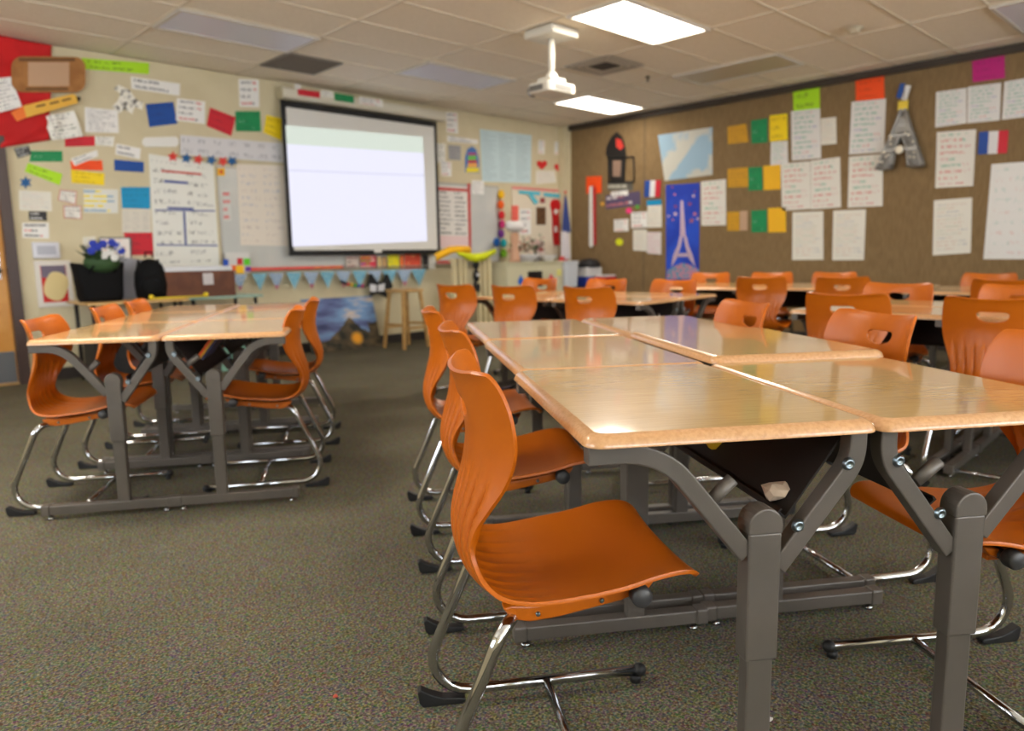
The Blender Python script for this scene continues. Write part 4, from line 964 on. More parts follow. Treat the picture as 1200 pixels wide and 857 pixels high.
# leaning painting
a, b = fw(358, 353, 7.78), fw(441, 351, 7.78); zz = .62
r = empty('leaning_painting', ((a.x+b.x)/2, 7.70, 0), 0, 'unframed landscape painting, blue sky and dark hill with orange glow, leaning under the board', 'painting')
w = b.x-a.x
def painting_mat():
    m = bpy.data.materials.new('landscape_painting'); m.use_nodes = True
    nt = m.node_tree; bs = nt.nodes['Principled BSDF']; L = nt.links.new
    uvn = nt.nodes.new('ShaderNodeUVMap'); sx = nt.nodes.new('ShaderNodeSeparateXYZ'); L(uvn.outputs[0], sx.inputs[0])
    mp = nt.nodes.new('ShaderNodeMapping'); mp.inputs['Rotation'].default_value = (0, 0, .85); mp.inputs['Scale'].default_value = (1.3, 3.0, 1); L(uvn.outputs[0], mp.inputs[0])
    n = nt.nodes.new('ShaderNodeTexNoise'); n.inputs['Scale'].default_value = 1.3; n.inputs['Detail'].default_value = 4; L(mp.outputs[0], n.inputs['Vector'])
    cr = nt.nodes.new('ShaderNodeValToRGB'); e = cr.color_ramp.elements
    e[0].position = .34; e[0].color = rgb(48, 62, 108); e[1].position = .66; e[1].color = rgb(226, 206, 186)
    for p, c in ((.45, rgb(96, 110, 160)), (.56, rgb(120, 160, 206)),): q = e.new(p); q.color = c
    L(n.outputs['Fac'], cr.inputs[0])
    def M(op, a_, b_=0., c_=0.):
        x = nt.nodes.new('ShaderNodeMath'); x.operation = op
        for i, v in enumerate((a_, b_, c_)):
            if isinstance(v, (int, float)): x.inputs[i].default_value = v
            else: L(v, x.inputs[i])
        return x.outputs[0]
    U, V = sx.outputs[0], sx.outputs[1]
    n2 = nt.nodes.new('ShaderNodeTexNoise'); n2.inputs['Scale'].default_value = 6; L(uvn.outputs[0], n2.inputs['Vector'])
    hill = M('SUBTRACT', .60, M('MULTIPLY', M('ABSOLUTE', M('SUBTRACT', U, .60)), 1.25))
    hill = M('MAXIMUM', hill, M('MULTIPLY', M('GREATER_THAN', U, .86), .5)); hill = M('MAXIMUM', hill, .22)
    hill = M('ADD', hill, M('MULTIPLY', M('SUBTRACT', n2.outputs['Fac'], .5), .22))
    mk = M('GREATER_THAN', hill, V)
    cr2 = nt.nodes.new('ShaderNodeValToRGB'); e = cr2.color_ramp.elements
    e[0].position = .40; e[0].color = rgb(30, 34, 26); e[1].position = .72; e[1].color = rgb(120, 100, 70); L(n2.outputs['Fac'], cr2.inputs[0])
    m1 = nt.nodes.new('ShaderNodeMix'); m1.data_type = 'RGBA'; L(mk, m1.inputs[0]); L(cr.outputs[0], m1.inputs[6]); L(cr2.outputs[0], m1.inputs[7])
    def blob(u, v, ru, rv):
        a_ = M('POWER', M('DIVIDE', M('SUBTRACT', U, u), ru), 2.); b_ = M('POWER', M('DIVIDE', M('SUBTRACT', V, v), rv), 2.)
        return M('SUBTRACT', 1.2, M('ADD', a_, b_))
    g = blob(.66, .20, .09, .13); gl = nt.nodes.new('ShaderNodeMix'); gl.data_type = 'RGBA'; gl.clamp_factor = True
    L(M('MINIMUM', M('MAXIMUM', g, 0.), 1.), gl.inputs[0]); L(m1.outputs[2], gl.inputs[6]); gl.inputs[7].default_value = rgb(244, 168, 30)
    L(gl.outputs[2], bs.inputs['Base Color']); bs.inputs['Roughness'].default_value = .5
    return m
ln = .18
mb = MB(); vs = [(-w/2, ln, zz), (w/2, ln, zz), (w/2, 0, .004), (-w/2, 0, .004)]; vs += [(x, y+.02, z) for x, y, z in vs]
mb.add(vs, [(0, 1, 2, 3), (7, 6, 5, 4), (0, 4, 5, 1), (1, 5, 6, 2), (2, 6, 7, 3), (3, 7, 4, 0)]); mb.uvs = [(0, 1), (1, 1), (1, 0), (0, 0)]*2
mb.build('canvas', painting_mat(), r)
# stool
r = empty('wooden_stool', (5.27, 7.34, 0), 0.06, 'light wooden stool standing under the whiteboard tray', 'stool')
MB().prism(rrect(.34, .34, .03), .675, .71, lambda a, b, w_: Vector((a, b, w_))).build('seat', LTWOOD, r, .005)
for sx in (-1, 1):
    for sy in (-1, 1): MB().sweep([Vector((sx*.13, sy*.13, .675)), Vector((sx*.19, sy*.19, 0.0))], [(-.017, -.017), (.017, -.017), (.017, .017), (-.017, .017)]).build('leg', LTWOOD, r, .003)
for z, o_ in ((.25, 0), (.29, 1)):
    e = .13+.06*(1-z/.675)
    for s in (-1, 1): MB().box((s*e, 0, z) if o_ else (0, s*e, z), (.02, 2*e, .026) if o_ else (2*e, .02, .026)).build('rung', LTWOOD, r)

# ------------------------------------------------------------------ right part of the front wall
FR = [
 ([(511, 168), (522, 168), (522, 190), (511, 190)], 'reflective_sheet', P_SPECK, 'glossy sheet close to the right edge of the screen', 'paper'),
 ([(522.5, 131), (536, 132), (537, 157), (523.5, 155)], 'paper_sheet', P_FEW, 'tall white sheet at the right end of the screen housing', 'paper'),
 ([(524, 158.5), (560, 164), (560, 169), (524, 166)], 'paper_strip', P_STRIP, 'thin white strip between the screen and the pale blue poster', 'sign'),
 ([(525, 170), (540, 171), (540, 188), (526, 187)], 'paper_sheet', paper('grey_photo', rgb(160, 158, 160), [rgb(120, 120, 124)], 4, .5), 'small grey picture right of the screen', 'picture'),
 ([(516, 189), (529, 190), (529, 207), (517, 206)], 'paper_sheet', P_FEW, 'small white sheet below the grey picture', 'paper'),
 ([(562, 151), (623, 158.4), (622, 215), (565, 213)], 'lined_poster', P_LINED, 'large pale blue lined poster in the middle of the front wall', 'poster'),
 ([(628, 200), (650, 200), (652, 214), (628, 216)], 'paper_sheet', P_PALE, 'pale sheet under the two paper hearts', 'paper'),
 ([(631, 164), (638.5, 165), (638, 181), (630.5, 180)], 'paper_tag', P_FEW, 'small white tag above the left paper heart', 'tag'),
 ([(650, 166), (657.5, 167), (657, 182), (649.5, 181)], 'paper_tag', P_FEW, 'small white tag above the right paper heart', 'tag'),
]
for q, nm, m, lab, cat in FR: flat('f', q, nm, m, lab, cat, 'paper items on the front wall')
HR = mat('heart_red', rgb(214, 40, 40), .6)
poly_on('f', heart(635, 193, 6.6), 'paper_heart', HR, 'red paper heart, left of the two', 'heart', off=.006); poly_on('f', heart(655.2, 196.5, 6.2), 'paper_heart', HR, 'red paper heart, right of the two near the corner', 'heart', off=.006)
# backpack-shaped picture
r_, c_ = poly_on('f', [(545, 202), (545, 184), (547.5, 175), (553, 171.5), (558, 175), (561, 186), (561.5, 203)], 'backpack_cutout', mat('cutout_blue', rgb(70, 120, 190), .6), 'colourful backpack-shaped cut-out left of the pale blue poster', 'cut-out', off=.006)
for k, (y0, y1, col) in enumerate(((179, 182, (180, 60, 120)), (182.5, 187.5, (110, 190, 70)), (188, 191, (200, 50, 50)), (191.5, 196, (240, 170, 70)), (196.5, 202, (236, 216, 40)))):
    e = 1.5 if k < 4 else 0
    poly_on('f', rect(547+e-.8*k*.2, y0, 559.5-e+.4*k, y1), 'stripe', mat('stripe_%d' % k, rgb(*col), .6), parent=r_, off=.009, th=.001, origin=c_)
# red-lined chart on the right whiteboard
r_ = flat('f', [(513, 217), (548, 219.5), (550, 292), (513, 291)], 'schedule_chart', paper('schedule_sheet', rgb(226, 222, 216), [K, GRY], 14, .55, cols=2), 'white schedule chart with red tape lines right of the screen', 'chart', off=FO)
for q, lab in (([(512, 219), (549, 221.5), (549, 225), (512, 223)], 'red tape line along the top of the schedule chart'), ([(547.5, 215), (551, 215), (552.5, 293), (549.5, 293)], 'red tape line down the right side of the schedule chart'), ([(512, 305.5), (533, 305.5), (533, 309.5), (512, 309)], 'red tape line at the lower edge beside the yellow cloth')):
    flat('f', q, 'tape_strip', INKR, lab, 'tape', off=FO+.004)
flat('f', [(515, 276), (549, 277), (549, 291), (515, 290)], 'paper_sheet', mat('pale_pink_paper', rgb(232, 204, 204), .6), 'pale pink sheet at the bottom of the schedule chart', 'paper', off=FO+.003)
flat('f', [(553, 211), (567, 212), (567, 228), (553, 227)], 'paper_sheet', P_BLACK, 'small white sheet at the top of the right whiteboard', 'paper', off=FO+.003)
# strip of coloured pompoms
for k, (x, y, col, nmc) in enumerate(((587, 228, (244, 190, 20), 'yellow'), (586.5, 240, (240, 100, 24), 'orange'), (587.5, 252, (210, 30, 40), 'red'), (588, 263, (190, 40, 110), 'magenta'), (587, 274, (110, 50, 140), 'purple'), (590, 285, (20, 160, 170), 'teal'), (581.5, 284, (20, 100, 180), 'blue'), (590, 297, (120, 180, 30), 'green'))):
    p = fw(x, y, YF-.06)
    mb = MB(); mb.ball(p*0, .052 if k != 6 else .04, 12, sc=(1, .6, 1.15)); rr = random.Random(k)
    for j in range(6): a_ = j*PI/3; mb.ball(Vector((.035*math.cos(a_), -.01, .04*math.sin(a_))), .024, 8)
    o = mb.build('tissue_flower', mat('pompom_%d' % k, rgb(*col), .8), None, loc=p); props(o, f'{nmc} tissue flower in the hanging column right of the whiteboard', 'decoration', 'tissue flowers in a column')
# bulletin board
x0, x1 = fw(599, 219, YF).x, 8.62
r = empty('bulletin_board', ((x0+x1)/2, YF-.0006, 1.10), 0, 'cream paper-covered bulletin board with pink top edge near the corner', 'bulletin board')
w = x1-x0; MB().box((0, -.008, .49), (w, .016, .98)).build('backing', mat('bulletin_cream', rgb(224, 212, 190), .7), r)
MB().box((0, -.018, .965), (w, .005, .035)).build('pink_border', mat('bulletin_pink', rgb(226, 130, 130), .6), r)
flat('f', [(608, 223), (633, 225), (633, 229), (608, 227)], 'garland_strip', mat('garland_cyan', rgb(90, 190, 210), .6), 'light blue paper strip at the top left of the bulletin board', 'garland', off=.03)
flat('f', [(637, 226), (658, 228), (658, 232), (637, 230)], 'garland_strip', mat('garland_cyan', 0), 'light blue paper strip at the top right of the bulletin board', 'garland', off=.03)
flat('f', [(619, 228), (624, 228), (631, 237), (627, 240)], 'garland_strip', mat('garland_cyan', 0), 'short slanting light blue strip on the bulletin board', 'garland', off=.034)
flat('f', [(599.5, 241), (607.5, 241), (607.5, 259), (599.5, 259)], 'paper_card', P_SALM, 'salmon pink card at the left edge of the bulletin board', 'card', off=.02)
flat('f', [(609, 245), (622, 245), (622, 275), (609, 275)], 'paper_sheet', P_FEW, 'white sheet in the middle of the bulletin board', 'paper', off=.02)
flat('f', [(628.5, 243), (639.5, 243), (639.5, 263.5), (628.5, 263.5)], 'small_picture', mat('brown_picture', rgb(120, 84, 50), .6, noise=(30., rgb(70, 46, 30), .4, .6)), 'small brown picture on the bulletin board', 'picture', off=.02)
flat('f', [(633, 232), (638.5, 232), (638.5, 238), (633, 238)], 'paper_card', mat('dark_red_card', rgb(150, 60, 60), .6), 'tiny dark red card above the small brown picture', 'card', off=.02)
# red long paddle
r_, c_ = poly_on('f', disc(650.2, 241, 5.6, 7.6)+[], 'wall_paddle', mat('paddle_red', rgb(200, 20, 28), .4), 'long red spoon-shaped wall decoration beside the furled flag', 'decoration', off=.02, th=.02)
poly_on('f', [(646.5, 246), (654, 246), (655, 280), (655.5, 287), (649, 287.5), (648, 280)], 'handle', mat('paddle_red', 0), parent=r_, off=.02, th=.018, origin=c_)
poly_on('f', disc(651.5, 248, 2.2, 3), 'white_mark', mat('tag_white', 0), parent=r_, off=.041, th=.002, origin=c_); poly_on('f', rect(649.5, 265, 653, 272), 'white_mark', mat('tag_white', 0), parent=r_, off=.039, th=.002, origin=c_)
# furled flag on pole
fp = fw(663, 300, YF-.30)
r = empty('furled_flag', (fp.x, fp.y, 1.0), 0, 'furled blue, white and red flag on a pole in the corner', 'flag')
MB().tube([(0, 0, -.99), (0, 0, 1.0)], .012, 10).build('pole', LTWOOD, r); MB().ball((0, 0, 1.02), .022, 8).build('finial', mat('flag_red', rgb(214, 70, 70), .6), r)
def furled(z0, z1, r0, r1, m, name, dx0, dx1, ph):
    mb = MB(); vs = []; n = 28; K_ = 14
    for j in range(K_+1):
        t = j/K_; z = z1+(z0-z1)*t; rr = r0+(r1-r0)*t
        for k in range(n):
            a_ = 2*PI*k/n; q = rr*(1+.22*math.sin(5*a_+ph)); vs.append((dx0+(dx1-dx0)*t+q*math.cos(a_), q*.6*math.sin(a_), z))
    mb.add(vs, [(j*n+k, j*n+(k+1) % n, (j+1)*n+(k+1) % n, (j+1)*n+k) for j in range(K_) for k in range(n)]+[tuple(range(n))[::-1], tuple(range(K_*n, K_*n+n))], 0, True); mb.build(name, m, r)
furled(.42, .97, .016, .075, mat('flag_blue', rgb(48, 66, 130), .8), 'blue_cloth', 0, .02, 0)
furled(.02, .44, .062, .085, mat('flag_white', rgb(216, 210, 214), .8), 'white_cloth', -.005, 0, 0)
furled(-.05, .06, .06, .10, mat('flag_red', 0), 'red_cloth', -.05, -.06, 1)

# ------------------------------------------------------------------ cabinet group
CAB = mat('cream_cabinet', rgb(206, 200, 168), .45)
r = empty('storage_cabinet', (7.36, 7.38, 0), 0, 'cream metal cabinet with a black square window below the bulletin board', 'cabinet')
w = 1.12
MB().box((0, 0, .495), (w-.02, .42, .95)).build('body', CAB, r, .006); MB().box((0, -.0, .985), (w+.02, .45, .03)).build('top', CAB, r, .004)
for s in (-1, 1):
    d = MB().box((s*(w/4-.004), -.216, .49), (w/2-.02, .012, .88)).build('door', CAB, r, .003)
    MB().tube([(s*.03, -.235, .45), (s*.03, -.235, .56)], .006, 8).build('handle', CHROME, d)
MB().box((-.02, -.224, .765), (.28, .006, .21)).build('black_window', mat('black_panel', rgb(24, 20, 20), .5), r)
def drop(cx, cz, m, nm):
    mb = MB(); mb.prism([(cx+.055*math.sin(t)*(1-.0) if math.cos(t) < 0 else cx+.055*math.sin(t)*(1-math.cos(t)*.75), cz-.05*-math.cos(t)*(1.6 if math.cos(t) > 0 else 1)) for t in [2*PI*k/24 for k in range(24)]], -.006, 0, lambda a, b, w_: Vector((a, w_-.2225, b))); mb.build(nm, m, r)
drop(-.30, .745, mat('drop_blue', rgb(30, 100, 200), .5), 'blue_drop'); drop(.30, .745, mat('drop_red', rgb(220, 70, 90), .5), 'red_drop')
MB().box((.47, -.2235, .84), (.10, .002, .09)).build('yellow_note', mat('sticky_yellow', rgb(226, 220, 130), .6), r)
# things on the cabinet
TZ = 1.0006
def bowl(p, rad, h, m, name, lab, cat):
    mb = MB(); mb.lathe([(rad*.45, 0), (rad*.5, .005), (rad*.9, h*.7), (rad, h), (rad*.95, h), (rad*.8, h*.6), (rad*.4, .012), (1e-6, .012)], (0, 0, 0), 24)
    o = mb.build(name, m, None, loc=p); props(o, lab, cat); return o
bowl((7.32, 7.30, TZ), .19, .10, mat('bowl_white', rgb(224, 222, 222), .3), 'serving_bowl', 'large white bowl on the cabinet', 'bowl')
bowl((7.98-.2, 7.33, TZ), .15, .09, mat('bowl_white', 0), 'serving_bowl', 'white bowl with green rim at the right end of the cabinet', 'bowl')
# plant (small, red/green) in the bowl area
def foliage(name, base, n, spread, h, mats_, lab, cat, lw=.035):
    r = empty(name, base, 0, lab, cat); rr = random.Random(n)
    mb = MB(); mb.lathe([(.05, 0), (.065, .09), (.06, .09), (.055, .07), (1e-6, .07)], (0, 0, 0), 18); mb.build('pot', mat('pot_grey', rgb(150, 146, 150), .4), r)
    for mi, m in enumerate(mats_):
        mb = MB()
        for k in range(n):
            a_ = rr.uniform(0, 2*PI); el = rr.uniform(.3, 1.3); L_ = rr.uniform(.5, 1)*spread
            c = Vector((math.cos(a_)*L_*math.cos(el), math.sin(a_)*L_*math.cos(el), .09+h*rr.uniform(.3, 1)*math.sin(el)))
            t = Vector((math.cos(a_), math.sin(a_), rr.uniform(-.4, .6))).normalized(); s_ = t.cross(Vector((0, 0, 1))).normalized()*lw*.5
            mb.add([c, c+t*lw*.8+s_, c+t*lw*1.8, c+t*lw*.8-s_, c+t*lw*.9+Vector((0, 0, .006))], [(0, 1, 4), (1, 2, 4), (2, 3, 4), (3, 0, 4)])
        o_ = mb.build('leaves' if mi == 0 else 'petals', m, r); o_['kind'] = 'stuff'
    mb = MB()
    for k in range(6): a_ = k; mb.tube([(0, 0, .06), (math.cos(a_)*.04, math.sin(a_)*.04, .09+h*.5)], .003, 5)
    mb.build('stems', mats_[0], r); return r
LEAF = mat('leaf_green', rgb(50, 100, 56), .6)
foliage('potted_plant', (7.16, 7.30, TZ), 70, .17, .26, [LEAF, mat('petal_red', rgb(200, 60, 70), .6)], 'small green and red plant on the left of the cabinet', 'plant')
foliage('potted_plant', (7.60, 7.40, TZ), 70, .17, .30, [LEAF, mat('petal_pink', rgb(214, 140, 150), .6)], 'small green and pink plant in the middle of the cabinet', 'plant')
# white round-headed figure (sculpture like)
r = empty('paper_figure', (7.02, 7.22, TZ), 0, 'white cap-topped paper figure standing at the left end of the cabinet', 'figure')
MB().lathe([(.08, 0), (.07, .05), (.045, .22), (.06, .32), (.055, .38), (1e-6, .40)], (0, 0, 0), 18).build('body', mat('figure_tan', rgb(206, 160, 130), .7), r)
mb = MB(); mb.ball((0, 0, .47), .12, 12, sc=(1.25, .9, .62)); mb.ball((.09, 0, .50), .06, 10); mb.ball((-.09, 0, .49), .06, 10); mb.build('cap', mat('figure_white', rgb(222, 218, 216), .7), r)
r = empty('teddy_toy', (7.80-.02, 7.50, TZ), 0, 'small pale toy with a red bow at the back right of the cabinet', 'toy')
mb = MB(); mb.ball((0, 0, .09), .075, 12, sc=(1, .9, 1.2)); mb.ball((0, 0, .22), .065, 12); mb.ball((-.05, 0, .275), .024, 8); mb.ball((.05, 0, .275), .024, 8); mb.ball((-.08, -.03, .12), .03, 8); mb.ball((.08, -.03, .12), .03, 8)
mb.build('body', mat('toy_pale', rgb(214, 200, 190), .9), r); MB().ball((0, -.05, .165), .03, 8, sc=(1.6, .6, .8)).build('bow', mat('flag_red', 0), r)
# puppet rack with draped cloths
RK = mat('rack_cream', rgb(214, 200, 158), .6)
r = empty('display_rack', (6.33, 7.32, 0), 0, 'cream wooden slatted rack left of the cabinet', 'rack')
for x in (-.30, -.20, -.12, .12, .21, .30):
    MB().box((x, 0, .53), (.05, .05, 1.06)).build('post', RK, r, .004)
for z in (.18, .60, 1.035): MB().box((0, .036, z), (.66, .02, .05)).build('rail', RK, r, .003)
def drape(name, px, m, lab, Y, lab_cat='cloth'):
    # px: upper edge pixels and lower edge pixels -> small wavy cloth with thickness
    top, bot = px; N = len(top); vs = []
    P1 = [fw(x, y, Y) for x, y in top]; P2 = [fw(x, y, Y) for x, y in bot]
    c = sum(P1+P2, Vector())/(2*N)
    for lay in (0, .03):
        for j in range(5):
            t = j/4
            for i in range(N):
                p = P1[i].lerp(P2[i], t); vs.append(p-c+Vector((0, lay-.03*math.sin(PI*t)+.008*math.sin(i*2.1), 0)))
    S = 5*N; fs = []
    for j in range(4):
        for i in range(N-1):
            q = j*N+i; fs.append((q, q+1, q+N+1, q+N)); fs.append((S+q+N, S+q+N+1, S+q+1, S+q))
    for i in range(N-1): fs.append((i, S+i, S+i+1, i+1)); q = 4*N+i; fs.append((q, q+1, S+q+1, S+q))
    for j in range(4): q = j*N; fs.append((q, q+N, S+q+N, S+q)); q = j*N+N-1; fs.append((q, S+q, S+q+N, q+N))
    mb = MB(); mb.add(vs, fs, 0, True); o = mb.build(name, m, None, loc=c); props(o, lab, lab_cat); return o
drape('draped_cloth', ([(510, 298), (518, 294), (527, 289), (538, 288), (550, 288.5)], [(512, 306), (520, 302), (530, 297), (540, 296), (552, 297)]), mat('cloth_yellow', rgb(250, 186, 14), .7), 'golden yellow cloth draped over the left top of the rack', 7.24)
drape('draped_cloth', ([(534, 295.5), (545, 296), (556, 297.5), (568, 296), (581, 291.5)], [(538, 299), (546, 303), (557, 307.5), (568, 305), (580, 298)]), mat('cloth_lime', rgb(214, 222, 14), .7), 'lime yellow cloth sagging over the right top of the rack', 7.22)
r_, c_ = None, None
p = fw(558, 325, 7.26)
r = empty('hanging_puppet', p, 0, 'black hanging puppet in the middle of the rack', 'puppet')
mb = MB(); mb.ball((0, 0, .16), .05, 10, sc=(1, .6, 1.2)); mb.ball((0, 0, .02), .055, 10, sc=(.9, .6, 1.6)); mb.ball((-.02, 0, -.12), .035, 8, sc=(.8, .6, 2.2)); mb.ball((.035, 0, -.14), .03, 8, sc=(.8, .6, 2.2)); mb.tube([(0, 0, .2), (0, 0, .30)], .006, 6)
mb.build('figure', mat('toy_black', 0), r); MB().ball((.0, -.035, .03), .022, 8).build('white_collar', mat('toy_white', 0), r)
# bin and bags on the black table right of the cabinet
r = empty('side_table', (8.36, 7.18, 0), 0, 'black low table in the corner carrying the cooler', 'table')
BT = mat('black_table', rgb(24, 23, 25), .6)
MB().box((0, 0, .60), (.80, .86, .04)).build('top', BT, r, .004)
for s in (-1, 1):
    for t in (-1, 1): MB().box((s*.36, t*.39, .29), (.04, .04, .58)).build('leg', BT, r)
MB().box((0, .0, .33), (.70, .76, .50)).build('shelf_unit', BT, r)
tz = .6206
r = empty('plastic_bin', (8.14, 7.32, tz), 0, 'white plastic waste bin on the black table beside the cabinet', 'bin')
mb = MB(); mb.prism(rrect(.30, .26, .05), 0, .36, lambda a, b, w_: Vector((a*(1+w_*.25), b*(1+w_*.25), w_))); mb.build('body', mat('bin_white', rgb(208, 212, 216), .4), r, .006)
mb = MB(); mb.prism(rrect(.335, .295, .055), .355, .38, lambda a, b, w_: Vector((a, b, w_))); mb.build('rim', mat('bin_white', 0), r, .004)
r = empty('drinks_cooler', (8.54, 7.20, tz), -.2, 'cooler with white body, blue base and black lid in the corner', 'cooler')
MB().box((0, 0, .07), (.30, .26, .14)).build('base', mat('cooler_blue', rgb(24, 50, 140), .4), r, .01); MB().box((0, 0, .21), (.29, .25, .14)).build('body', mat('cooler_white', rgb(214, 212, 210), .4), r, .01)
mb = MB(); mb.lathe([(.17, .28), (.17, .33), (.12, .39), (1e-6, .41)], (0, 0, 0), 22); mb.build('lid', BT, r)
MB().ball((.02, -.135, .08), .03, 8, sc=(1, .4, 1)).build('tap', mat('cooler_white', 0), r)
r = empty('snack_box', (8.56, 6.90, tz), 0, 'small red and white box beside the cooler', 'box')
MB().box((0, 0, .07), (.26, .20, .14)).build('carton', mat('box_red', rgb(196, 34, 40), .5), r, .004)
for s in (-1, 1): MB().box((-.131, s*.05, .07), (.002, .06, .07)).build('white_panel', mat('cooler_white', 0), r)
MB().box((0, 0, .155), (.24, .18, .03)).build('lid', mat('cooler_white', 0), r, .004)

# ------------------------------------------------------------------ wall table with bags at the left
WT = mat('table_wood', rgb(206, 168, 108), .35, noise=(10., rgb(186, 146, 84), .35, .65))
def wall_table(cx, cy, w, d, z, lab, m=WT):
    r = empty('work_table', (cx, cy, 0), 0, lab, 'table')
    MB().box((0, 0, z-.0125), (w, d, .025)).build('top', m, r, .004)
    for s in (-1, 1):
        for t in (-1, 1): MB().tube([(s*(w/2-.06), t*(d/2-.06), 0), (s*(w/2-.06), t*(d/2-.06), z-.026)], .018, 10).build('leg', DARKM, r)
    return r
wall_table(2.20, 7.42, .86, .66, .74, 'wooden table with black bags against the front wall near the door')
wall_table(3.02, 7.45, .74, .60, .74, 'table with the brown box left of the whiteboard tray', mat('teal_table', rgb(150, 176, 160), .4))
# tote
BAGM = mat('black_bag', rgb(11, 11, 13), .85, spec=.2, bump=(40, .4, .004))
tb = fw(116, 330, 7.35); fl = fw(119, 304, 7.28); bp = fw(177, 330, 7.30)
r = empty('tote_bag', (tb.x, 7.35, .7406), .1, 'wide black tote bag standing on the wall table with flowers on top', 'bag')
mb = MB(); n = 28; vs = []
lev = [(0, .16, .13), (.04, .175, .14), (.14, .185, .13), (.22, .20, .11), (.275, .215, .09), (.285, .21, .08)]
for z, a_, b_ in lev:
    for k in range(n):
        t = 2*PI*k/n; cs, sn = math.cos(t), math.sin(t); e = .55
        x = a_*math.copysign(abs(cs)**e, cs); y = b_*math.copysign(abs(sn)**e, sn); vs.append((x, y, z+(.06*(abs(x)/a_)**3*(z/.285) if z > .2 else 0)))
mb.add(vs, [(j*n+k, j*n+(k+1) % n, (j+1)*n+(k+1) % n, (j+1)*n+k) for j in range(len(lev)-1) for k in range(n)]+[tuple(range(n))[::-1], tuple(range((len(lev)-1)*n, len(lev)*n))], 0, True)
mb.build('body', BAGM, r)
for s in (-1, 1): MB().tube([(-.11, s*.09, .25), (-.08, s*.12, .31), (0, s*.13, .33), (.08, s*.12, .31), (.11, s*.09, .25)], .010, 8).build('strap', BAGM, r)
# flowers bunch
def bouquet():
    r = empty('flower_bouquet', (fl.x, 7.28, 1.035), 0, 'bouquet of blue and white flowers with green leaves on top of the black bags', 'flowers')
    rr = random.Random(3); mb = MB()
    for k in range(60):
        a_ = rr.uniform(0, 2*PI); el = rr.uniform(-.1, 1.2); q = .16*rr.uniform(.7, 1)
        c = Vector((math.cos(a_)*q*math.cos(el)*1.15, math.sin(a_)*q*math.cos(el)*.6, .06+q*math.sin(el)*.9)); t = c.normalized(); s_ = t.cross(Vector((0, 0, 1))).normalized()*.025
        mb.add([c, c+t*.03+s_, c+t*.07, c+t*.03-s_], [(0, 1, 2, 3)])
    mb.ball((0, 0, .05), .12, 10, sc=(1.25, .7, .8)); mb.build('leaves', mat('leaf_green_dark', rgb(44, 74, 36), .7), r)
    for nm, m, cs in (('blue_flower', mat('flower_blue', rgb(40, 60, 170), .7), ((-.05, .18), (.0, .21), (-.10, .15), (.11, .19), (.07, .22), (-.08, .21), (.14, .15))), ('white_flower', mat('flower_white', rgb(220, 220, 216), .7), ((.05, .14), (.0, .11), (.12, .18), (.08, .09)))):
        for x, z in cs:
            mb = MB(); c = Vector((x, -.09, z)); mb.ball(c, .018, 8)
            for j in range(6): a_ = j*PI/3; mb.ball(c+Vector((.021*math.cos(a_), -.004, .021*math.sin(a_))), .015, 7, sc=(1, .5, 1))
            mb.build(nm, m, r)
    MB().lathe([(.035, -.02), (.05, .04)], (0, 0, 0), 12).build('wrap', mat('wrap_white', rgb(200, 200, 204), .4), r)
bouquet()
# backpack
r = empty('backpack', (bp.x, 7.30, .7406), -.2, 'black rounded backpack beside the brown box on the wall table', 'backpack')
mb = MB(); lev = [(0, .13, .09), (.03, .155, .11), (.14, .165, .12), (.26, .155, .11), (.34, .12, .085), (.385, .07, .05), (.40, .01, .01)]; lev = [(z*.93, a_*.86, b_) for z, a_, b_ in lev]; vs = []
for z, a_, b_ in lev:
    for k in range(n):
        t = 2*PI*k/n; cs, sn = math.cos(t), math.sin(t); e = .7
        vs.append((a_*math.copysign(abs(cs)**e, cs), b_*math.copysign(abs(sn)**e, sn), z))
mb.add(vs, [(j*n+k, j*n+(k+1) % n, (j+1)*n+(k+1) % n, (j+1)*n+k) for j in range(len(lev)-1) for k in range(n)]+[tuple(range(n))[::-1], tuple(range((len(lev)-1)*n, len(lev)*n))], 0, True); mb.build('body', BAGM, r)
mb = MB(); mb.ball((0, -.10, .12), .11, 12, sc=(1, .45, .9)); mb.build('front_pocket', BAGM, r)
MB().tube([(-.03, 0, .38), (-.03, 0, .43), (.03, 0, .43), (.03, 0, .38)], .008, 8).build('handle', BAGM, r)
for s in (-1, 1): MB().tube([(s*.08, .08, .36), (s*.10, .13, .25), (s*.09, .12, .06)], .012, 8).build('shoulder_strap', BAGM, r)
r = empty('paper_stack', ((tb.x+bp.x)/2+.06, 7.55, .7406), .1, 'grey and white papers sticking up behind the black bags', 'papers')
for k in range(4): MB().box((.02*k-.03, -.01*k, .16+.01*k), (.28, .008, .32+.02*k), Matrix.Rotation(.10*k-.15, 3, 'Y')).build('sheet', mat('sheet_grey_%d' % (k % 2), rgb(206-40*(k % 2), 206-38*(k % 2), 212-34*(k % 2)), .5), r)
